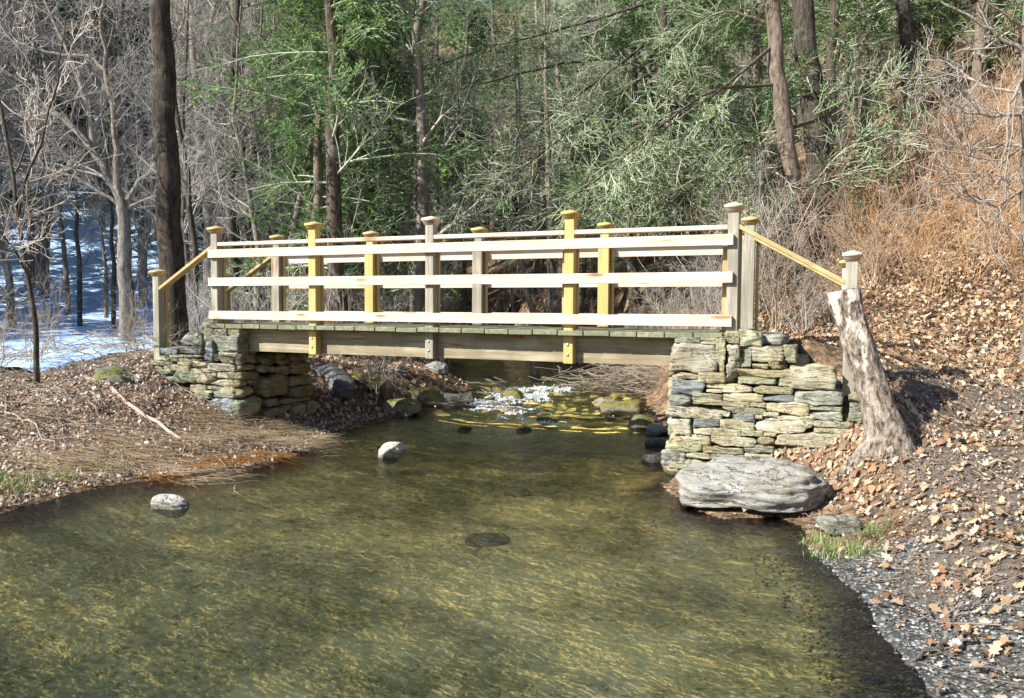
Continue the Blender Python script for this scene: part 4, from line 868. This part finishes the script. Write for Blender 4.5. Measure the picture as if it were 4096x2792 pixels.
# ------------------------------------------------------------------ cut stump
def stump():
    base = aty(1985, 1012, -.42); top = aty(1912, 668, -.42)
    root = empty('tree_stump', (base[0], base[1], -.8)); tag(root, 'tall leaning cut stump with peeling bark beside the right abutment', 'stump')
    n, ns = 46, 56; V = np.zeros((n, ns, 3)); off = Vector((3, 8, 1))
    for i in range(n):
        t = i/(n-1); z = -1.0+(.395+1.0)*t
        px_ = np.interp(t, [0, .25, .5, .72, .85, 1], [0, -.015, -.12, -.22, -.28, -.345]); c = np.array([6.73+px_, -.36+.03*t, z])
        r = np.interp(t, [0, .12, .22, .4, .62, .74, .84, 1], [.26, .205, .155, .118, .112, .12, .10, .118])
        for j in range(ns):
            a = 2*math.pi*j/ns; lob = max(0, 1-t*3.2)**1.3*(.42*math.cos(a*5+.6)+.28*math.cos(a*3+2)+.12*math.cos(a*9))
            p = Vector((math.cos(a)*1.2, math.sin(a)*1.2, z*1.6)); v = noise.noise(p+off)*.10+noise.noise(p*3+off)*.06+noise.noise(Vector((math.cos(a)*7, math.sin(a)*7, z*3))+off)*.05
            rr = r*(1+lob+v); wide = 1.12 if t > .8 else 1.0
            V[i, j] = c+np.array([math.cos(a)*rr*wide, math.sin(a)*rr*.85, 0.02*math.cos(a) if i == n-1 else 0])
    idx = np.arange(n*ns).reshape(n, ns); a = idx[:-1]; b = idx[1:]
    F = np.stack([a, np.roll(a, -1, 1), np.roll(b, -1, 1), b], -1).reshape(-1, 4)
    nn = NT('stump_bark', .9, .2)
    bk_ = nn.ramp(nn.noise(nn.map(nn.O, (1, 1, .45)), 26, 6, .75, .4), [(.38, (.05, .04, .03)), (.47, (.22, .18, .14)), (.60, (.48, .41, .35))])
    zz = nn.xyz(nn.O)[2]
    pk = nn.noise(nn.map(nn.O, (1, 1, .45)), 6.5, 4, .7)
    pk = nn.math('ADD', pk, nn.math('MULTIPLY', zz, .34))
    peeled = nn.ramp(nn.noise(nn.map(nn.O, (1, 1, .2)), 16, 5, .7), [(.36, (.34, .17, .09)), (.46, (.72, .58, .48)), (.6, (.86, .80, .76))])
    f = nn.mix(nn.ramp(pk, [(.53, 0.0), (.58, 1.0)]), bk_, peeled)
    mo = nn.math('MULTIPLY', nn.ramp(zz, [(-.0, 0.0), (.0, 0.0)]), 0.0)
    nn.bump(nn.noise(nn.map(nn.O, (1, 1, .5)), 30, 6, .8), .9, .03)
    m = nn.base(f)
    me = np_mesh('trunk', V.reshape(-1, 3)-np.array([0, 0, 0]), F); link('trunk', me, m, root)
    c = V[-1].mean(0)+np.array([0, 0, .006]); cv = np.concatenate([[c], V[-1]+np.array([0, 0, .003]), (V[-1]-c)*.98+c-np.array([0, 0, .03])])
    cf = np.array([(0, 1+j, 1+(j+1) % ns) for j in range(ns)])
    nn = NT('sawn_end', .85, .2); w = nn.n.new('ShaderNodeTexWave'); w.wave_type = 'RINGS'; w.rings_direction = 'Z'; w.inputs['Scale'].default_value = 40; w.inputs['Distortion'].default_value = 3; nn.l.new(nn.O, w.inputs[0])
    link('sawn_top', np_mesh('sawn_top', cv, [cf]), nn.base(nn.ramp(w.outputs[0], [(0, (.28, .18, .10)), (1, (.52, .40, .27))])), root, smooth=False)
stump()

# ------------------------------------------------------------------ leaf litter, grass
def lobed(rs=None):
    out = [(0, 0), (.12, .10), (.10, .22), (.30, .30), (.16, .42), (.34, .58), (.15, .66), (.20, .86), (0, 1.0)]
    L = [(-x, y) for x, y in out[1:-1]][::-1]
    return np.array(out+L)
def leaves(name, label, pts, size, cols, lob=True, tilt=.5, zoff=.012, fall=True):
    rs = np.random.RandomState(len(pts)); N = len(pts); T = lobed() if lob else np.array([(0, 0), (.3, .5), (0, 1), (-.3, .5)]); T = T-np.array([0, .5]); k = len(T)
    s = size[0]+(size[1]-size[0])*rs.rand(N)**1.5; a = rs.rand(N)*6.28; x = T[None, :, 0]*s[:, None]*(.8+.5*rs.rand(N, 1)); y = T[None, :, 1]*s[:, None]
    z = np.abs(x)*rs.uniform(-.3, .9, (N, 1)) + (y**2)/s[:, None]*rs.uniform(-1.2, 1.6, (N, 1))
    t1 = rs.normal(size=N)*tilt; ca, sa, ct, stt = np.cos(a)[:, None], np.sin(a)[:, None], np.cos(t1)[:, None], np.sin(t1)[:, None]
    y2 = y*ct-z*stt; z2 = y*stt+z*ct; t2 = rs.normal(size=N)[:, None]*tilt; x3 = x*np.cos(t2)+z2*np.sin(t2); z3 = -x*np.sin(t2)+z2*np.cos(t2)
    X = x3*ca-y2*sa; Y = x3*sa+y2*ca
    gz = np.maximum(H(pts[:, 0], pts[:, 1]), wlev(pts[:, 1])-.0)
    e = .05; gxx = (H(pts[:, 0]+e, pts[:, 1], False)-H(pts[:, 0]-e, pts[:, 1], False))/(2*e); gyy = (H(pts[:, 0], pts[:, 1]+e, False)-H(pts[:, 0], pts[:, 1]-e, False))/(2*e)
    gxx = np.clip(gxx, -1.2, 1.2); gyy = np.clip(gyy, -1.2, 1.2)
    Z = z3+gz[:, None]+X*gxx[:, None]+Y*gyy[:, None]+zoff+np.abs(np.sin(t1)[:, None])*s[:, None]*.25+rs.rand(N, 1)*.02
    V = np.stack([X+pts[:, 0:1], Y+pts[:, 1:2], Z], -1).reshape(-1, 3)
    if lob:  # fan about the midrib: two strips
        half = 9; i0 = np.arange(N)[:, None]*k; r_ = list(range(0, 9)); l_ = [0]+list(range(15, 8, -1))[:7]+[8]
        F = np.concatenate([i0+np.array([[r_[j], r_[j+1], l_[j+1], l_[j]]]) for j in range(1, 7)]+[]).astype(int)
        F3 = np.concatenate([i0+np.array([[0, r_[1], l_[1]]]), i0+np.array([[r_[7], 8, l_[7]]])]).astype(int); FF = [F, F3]
    else: FF = [np.arange(N*4).reshape(N, 4)]
    cols = np.array(cols); c = cols[rs.randint(0, len(cols), N)]*(.5+.62*rs.rand(N))[:, None]
    return tag(link(name, np_mesh(name, V, FF, np.repeat(c, k, 0)), LITTER, smooth=False), label, 'leaves', None, 'stuff')
def scatter(n, x0, x1, y0, y1, keep):
    X = RS.uniform(x0, x1, n); Y = RS.uniform(y0, y1, n); d = sdist(X, Y); k = keep(X, Y, d)
    inb = ((X > 5.05) & (X < 6.5) & (Y > -.12) & (Y < 1.1)) | ((X > -.8) & (X < .5) & (Y > -.1) & (Y < 1.1)); k &= ~inb
    return np.stack([X[k], Y[k]], -1)
GRY = [(.54, .46, .38), (.70, .62, .53), (.40, .32, .24), (.78, .72, .64), (.22, .17, .13), (.56, .43, .31), (.14, .11, .09)]
TAN = [(.60, .40, .23), (.74, .54, .35), (.44, .25, .13), (.70, .56, .42), (.30, .17, .10), (.58, .43, .30)]
RST = [(.50, .33, .19), (.64, .48, .31), (.34, .21, .12), (.72, .60, .44)]
pr = scatter(64000, 5.2, 10.5, -5, 3, lambda X, Y, d: (d > .02) & (RS.rand(len(X)) < np.clip((d-.15)*1.3, .04, 1)*np.where((fbm(X, Y, 1.6, 61) > .44), 1, .3)*np.where((np.abs(X-7.5-(Y+1)*.12) < .9) & (Y > -1.7), .28, 1)))
leaves('fallen_leaves', 'tan oak leaves strewn over the bank at the lower right', pr, (.025, .08), TAN+[(.34, .22, .13), (.46, .32, .2)], tilt=.4)
pr = scatter(120000, 4.6, 13, .6, 15, lambda X, Y, d: (d > .05) & (Y > 1.0+0*X) & (RS.rand(len(X)) < .35+.65*(Y < 9)))
leaves('fallen_leaves', 'rusty leaf litter covering the right hillside', pr, (.03, .085), RST+RST+TAN[:3]+[(.20, .12, .07), (.28, .17, .10)], lob=False, tilt=.6)
pr = scatter(42000, -5, 2.2, -4.6, 2.2, lambda X, Y, d: (d > .01))
frag = scatter(60000, 5.2, 10.5, -5, 3.5, lambda X, Y, d: (d > .03) & (RS.rand(len(X)) < np.clip(d*1.2+.1, 0, 1)))
leaves('leaf_fragments', 'crumbled leaf bits and straw on the bare path at the right', frag, (.010, .032), TAN+GRY, lob=False, tilt=.5, zoff=.006)
frag = scatter(60000, -3.5, 2.2, -4.6, 1.0, lambda X, Y, d: (d > .01))
leaves('leaf_fragments', 'small crumbled leaf bits over the left bank', frag, (.012, .035), GRY+TAN[:2], lob=False, tilt=.6, zoff=.012)
pr = scatter(26000, -5, 2.2, -4.6, 2.2, lambda X, Y, d: (d > .01))
leaves('fallen_leaves', 'grey brown leaf litter on the left bank', pr, (.022, .062), GRY, tilt=.6)
pr = scatter(30000, -9, 2.4, 1, 14, lambda X, Y, d: (d > .05) & (RS.rand(len(X)) < .8))
leaves('fallen_leaves', 'orange brown leaves on the point of land beyond the left abutment', pr, (.05, .11), TAN+RST[:2], lob=False, tilt=.55)
def blades(name, label, pts, L, w, cols, lean, mat=GRASSM, cat='grass', flat=0.0, dirv=None, zb=0.0):
    rs = np.random.RandomState(len(pts)+7); N = len(pts); a = rs.rand(N)*6.28 if dirv is None else dirv+rs.normal(size=N)*.45
    l = L[0]+(L[1]-L[0])*rs.rand(N); ln = lean*(.5+rs.rand(N)); d = np.stack([np.cos(a), np.sin(a)], -1); sd = np.stack([-np.sin(a), np.cos(a)], -1)*w
    gz = np.maximum(H(pts[:, 0], pts[:, 1]), wlev(pts[:, 1])-.02)+zb; V = np.zeros((N, 6, 3))
    for j, t in enumerate((0, .5, 1)):
        h = l*(math.sin(t*1.2)/1.2 if not flat else t*flat*(1-t*.7)); o = d*(ln*l*t**1.5)[:, None] if not flat else d*(l*t)[:, None]; ww = (1-t*.8)
        V[:, j*2, :2] = pts+o+sd*ww; V[:, j*2+1, :2] = pts+o-sd*ww; V[:, j*2, 2] = V[:, j*2+1, 2] = gz+h+(rs.rand(N)*.02 if flat else 0)
    i = np.arange(N)[:, None]*6; F = np.concatenate([i+np.array([[0, 1, 3, 2]]), i+np.array([[2, 3, 5, 4]])])
    cols = np.array(cols); c = cols[rs.randint(0, len(cols), N)]*(.7+.6*rs.rand(N))[:, None]
    return tag(link(name, np_mesh(name, V.reshape(-1, 3), F, np.repeat(c, 6, 0)), mat, smooth=False), label, cat, None, 'stuff')
def around(ps, n, s):
    o = []
    for x, y, Z in ps:
        q = atz(x, y, Z); o.append(np.stack([q[0]+RS.normal(size=n)*s[0], q[1]+RS.normal(size=n)*s[1]], -1))
    return np.concatenate(o)
GRN = [(.18, .32, .07), (.30, .40, .12), (.12, .24, .05), (.55, .48, .26), (.60, .50, .32)]
blades('grass', 'bright green grass tuft at the water edge on the right', around([(1850, 1225, -1.17), (1900, 1235, -1.15), (1950, 1240, -1.12), (1985, 1205, -1.1), (1880, 1250, -1.16)], 130, (.055, .04)), (.04, .10), .0022, GRN, .7)
blades('grass', 'green grass at the left edge of the water', around([(20, 1110, -1.16), (80, 1098, -1.16), (140, 1090, -1.16), (50, 1125, -1.18), (230, 1070, -1.15), (8, 1090, -1.12)], 90, (.09, .05)), (.05, .12), .003, GRN, .7)
STRAW = [(.70, .58, .40), (.56, .42, .25), (.80, .72, .56), (.40, .29, .17)]
blades('dead_grass', 'pale flattened straw along the left bank', around([(60, 1040, -1.08), (180, 1045, -1.1), (300, 1040, -1.1), (420, 1015, -1.1), (520, 1000, -1.12), (610, 1000, -1.14), (650, 985, -1.14), (120, 1065, -1.13), (380, 1060, -1.14), (250, 1010, -1.05), (60, 980, -1.0), (450, 975, -1.05)], 620, (.24, .13)), (.08, .34), .0038, STRAW, 1, flat=.25, dirv=.25)
ORG = [(.50, .24, .06), (.36, .16, .04), (.60, .36, .12), (.24, .10, .03)]
blades('dead_grass', 'orange drowned grass trailing in the water from the left bank', around([(420, 1060, -1.18), (480, 1054, -1.18), (540, 1048, -1.18), (600, 1038, -1.18), (350, 1080, -1.18)], 200, (.10, .04)), (.10, .32), .0028, ORG, 1, flat=.05, dirv=.15, zb=.015)
blades('dead_grass', 'dry grass scattered over the right hillside', scatter(5000, 6.6, 12, .8, 9, lambda X, Y, d: d > .3), (.1, .35), .003, STRAW+ORG[:2], 1, flat=.35)
# ferns / green sprigs
blades('fern', 'green ferns behind the right stair rail', around([(1760, 745, -.05), (1800, 690, .2), (1740, 700, .1), (1770, 790, -.3), (1480, 700, .1), (1420, 690, .1)], 130, (.14, .10)), (.10, .26), .006, [(.10, .30, .05), (.16, .40, .07), (.06, .2, .04)], .9, cat='fern')
# gravel
def pebbles():
    pts = scatter(14000, 5.9, 8.5, -5.2, -1.5, lambda X, Y, d: (d > -.35) & (d < .95) & (RS.rand(len(X)) < np.where(d < .5, 1, .3)))
    V0, F0 = cubesphere(2); V0 = V0/np.linalg.norm(V0, axis=1)[:, None]; N = len(pts); s = .003+.007*RS.rand(N)**3
    sc = np.stack([s*(1+.6*RS.rand(N)), s, s*.65], -1); a = RS.rand(N)*6.28; P = V0[None]*sc[:, None]*(1+.25*(RS.rand(N, len(V0), 1)-.5)); X = P[..., 0]*np.cos(a)[:, None]-P[..., 1]*np.sin(a)[:, None]; Y = P[..., 0]*np.sin(a)[:, None]+P[..., 1]*np.cos(a)[:, None]
    V = np.stack([X+pts[:, 0:1], Y+pts[:, 1:2], P[..., 2]+H(pts[:, 0], pts[:, 1])[:, None]+.004], -1).reshape(-1, 3); F = (F0[None]+np.arange(N)[:, None, None]*len(V0)).reshape(-1, 4)
    pal = np.array([(.13, .13, .12), (.20, .195, .18), (.08, .08, .075), (.38, .38, .35), (.18, .16, .13), (.24, .25, .24)]); c = pal[RS.randint(0, 6, N)]
    n = NT('pebble', .6, .4); tag(link('gravel', np_mesh('gravel', V, F, np.repeat(c, len(V0), 0)), n.base(n.attr())), 'small grey pebbles of the beach at the lower right', 'gravel', None, 'stuff')
pebbles()
# twig litter on both banks
def litter():
    pts = np.concatenate([scatter(1500, -5, 2, -4, 2, lambda X, Y, d: d > .05), scatter(900, 6, 10, -4, 3, lambda X, Y, d: d > .1), scatter(1400, 5, 12, 1.5, 12, lambda X, Y, d: d > .2), scatter(700, -1, 2.4, 1.5, 6, lambda X, Y, d: d > .1)])
    N = len(pts); a = RS.rand(N)*6.28; l = .06+.3*RS.rand(N)**2; d = np.stack([np.cos(a), np.sin(a)], -1)*l[:, None]; P = np.zeros((N, 4, 3))
    for j in range(4):
        xy = pts+d*(j/3-.5)+RS.normal(size=(N, 2))*.008; P[:, j, :2] = xy; P[:, j, 2] = np.maximum(H(xy[:, 0], xy[:, 1]), wlev(xy[:, 1]))+.02+RS.rand(N)*.03
    m = MB(); tubes(P, np.full((N, 4), 1.0)*(.0018+.003*RS.rand(N, 1)), 3, m); tag(link('twig_litter', m.mesh('twig_litter'), STICK), 'small broken twigs scattered over the leaf litter', 'twigs', None, 'stuff')
litter()
# white water
def foam():
    fx = np.arange(1.2, 4.6, .016); fy = np.arange(2.2, 6.2, .016); X, Y = np.meshgrid(fx, fy, indexing='ij')
    den = np.zeros(X.shape)
    for x, y, sx_, sy_, k in ((1140, 925, .3, .1, .8), (1115, 912, .20, .22, .9), (1170, 905, .24, .24, 1), (1225, 893, .28, .14, 1.1), (1280, 886, .14, .06, .8), (1235, 953, .22, .025, 1.0), (1330, 957, .14, .02, .6), (1165, 935, .22, .12, .55), (1090, 950, .16, .04, .5), (960, 960, .3, .02, .35)):
        q = atz(x, y, -1.08 if y < 945 else -1.14); den = np.maximum(den, k*np.exp(-((X-q[0])/sx_/1.3)**2/2-((Y-q[1])/sy_/1.3)**2/2))
    r_ = smooth(2.4, 3.0, Y)*(1-smooth(5.4, 6.2, Y)); tex = fbm(X+.3*fbm(X, Y, 3, 90), Y, 7, 71, 4)
    Z = wlev(Y)+(fbm(X, Y, 2.2, 31)-.5)*.022+(fbm(X, Y, 8, 35)-.5)*.012+r_*((fbm(X, Y, 3.4, 41)-.5)*.11+(fbm(X, Y, 10, 44)-.5)*.05)
    ov = den*.95-(.06+.95*(tex-.2))-.9*(fbm(X, Y*1.4, 22, 95, 3)-.5); rid = np.abs(fbm(X, Y*1.5, 16, 77, 3)-.5)
    Z = Z+.004+np.clip(ov, -.05, .3)*.10+(fbm(X, Y, 40, 80, 3)-.5)*.06*np.clip(den, 0, 1)
    ok = (ov-.9*np.clip(.08-rid, 0, 1) > 0) & (sdist(X, Y).reshape(X.shape) < .02)
    F = grid_faces(len(fx), len(fy)); F = F[ok.ravel()[F].all(1)]; F = F[RS.rand(len(F)) > .16]
    u_, inv = np.unique(F, return_inverse=True); V = np.stack([X.ravel(), Y.ravel(), Z.ravel()], -1)[u_]
    nn = NT('foam', .3, .5); tt = nn.n.new('ShaderNodeBsdfTransparent'); mm = nn.n.new('ShaderNodeMixShader')
    nn.l.new(nn.ramp(nn.noise(nn.P, 60, 4, .8), [(.42, .85), (.58, .05)]), mm.inputs[0]); nn.l.new(nn.b.outputs[0], mm.inputs[1]); nn.l.new(tt.outputs[0], mm.inputs[2]); nn.l.new(mm.outputs[0], nn.n['Material Output'].inputs['Surface'])
    tag(link('white_water', np_mesh('white_water', V, inv.reshape(F.shape)), nn.base(nn.ramp(nn.noise(nn.P, 40, 4, .7), [(.35, (.45, .55, .66)), (.55, (.88, .92, .96))]))), 'white water tumbling through the riffle under the bridge', 'foam', None, 'stuff')
foam()

# ------------------------------------------------------------------ light
S = Vector((-.83, -1.0, .92)).normalized()
w = bpy.data.worlds.new('World'); bpy.context.scene.world = w; w.use_nodes = True
sk = w.node_tree.nodes.new('ShaderNodeTexSky'); sk.sky_type = 'NISHITA'; sk.sun_disc = False
sk.sun_elevation = math.asin(S.z); sk.sun_rotation = math.atan2(S.x, S.y); sk.air_density = 1.0; sk.dust_density = .4; sk.ozone_density = 2.0
bg = w.node_tree.nodes['Background']; w.node_tree.links.new(sk.outputs[0], bg.inputs[0]); bg.inputs[1].default_value = .09
sl = bpy.data.lights.new('sun', 'SUN'); sl.energy = 5.0; sl.angle = R(.5); sl.color = (1, .95, .86)
so = bpy.data.objects.new('sun', sl); C.objects.link(so); so.rotation_euler = S.to_track_quat('Z', 'Y').to_euler()
sc = bpy.context.scene
sc.view_settings.view_transform = 'Standard'; sc.view_settings.look = 'None'; sc.view_settings.gamma = 1; sc.view_settings.exposure = 1.0
sc.cycles.max_bounces = 6; sc.cycles.transparent_max_bounces = 8; sc.cycles.caustics_reflective = False; sc.cycles.caustics_refractive = False
try: sc.cycles.use_denoising = True; sc.cycles.denoiser = 'OPENIMAGEDENOISE'
except Exception: pass
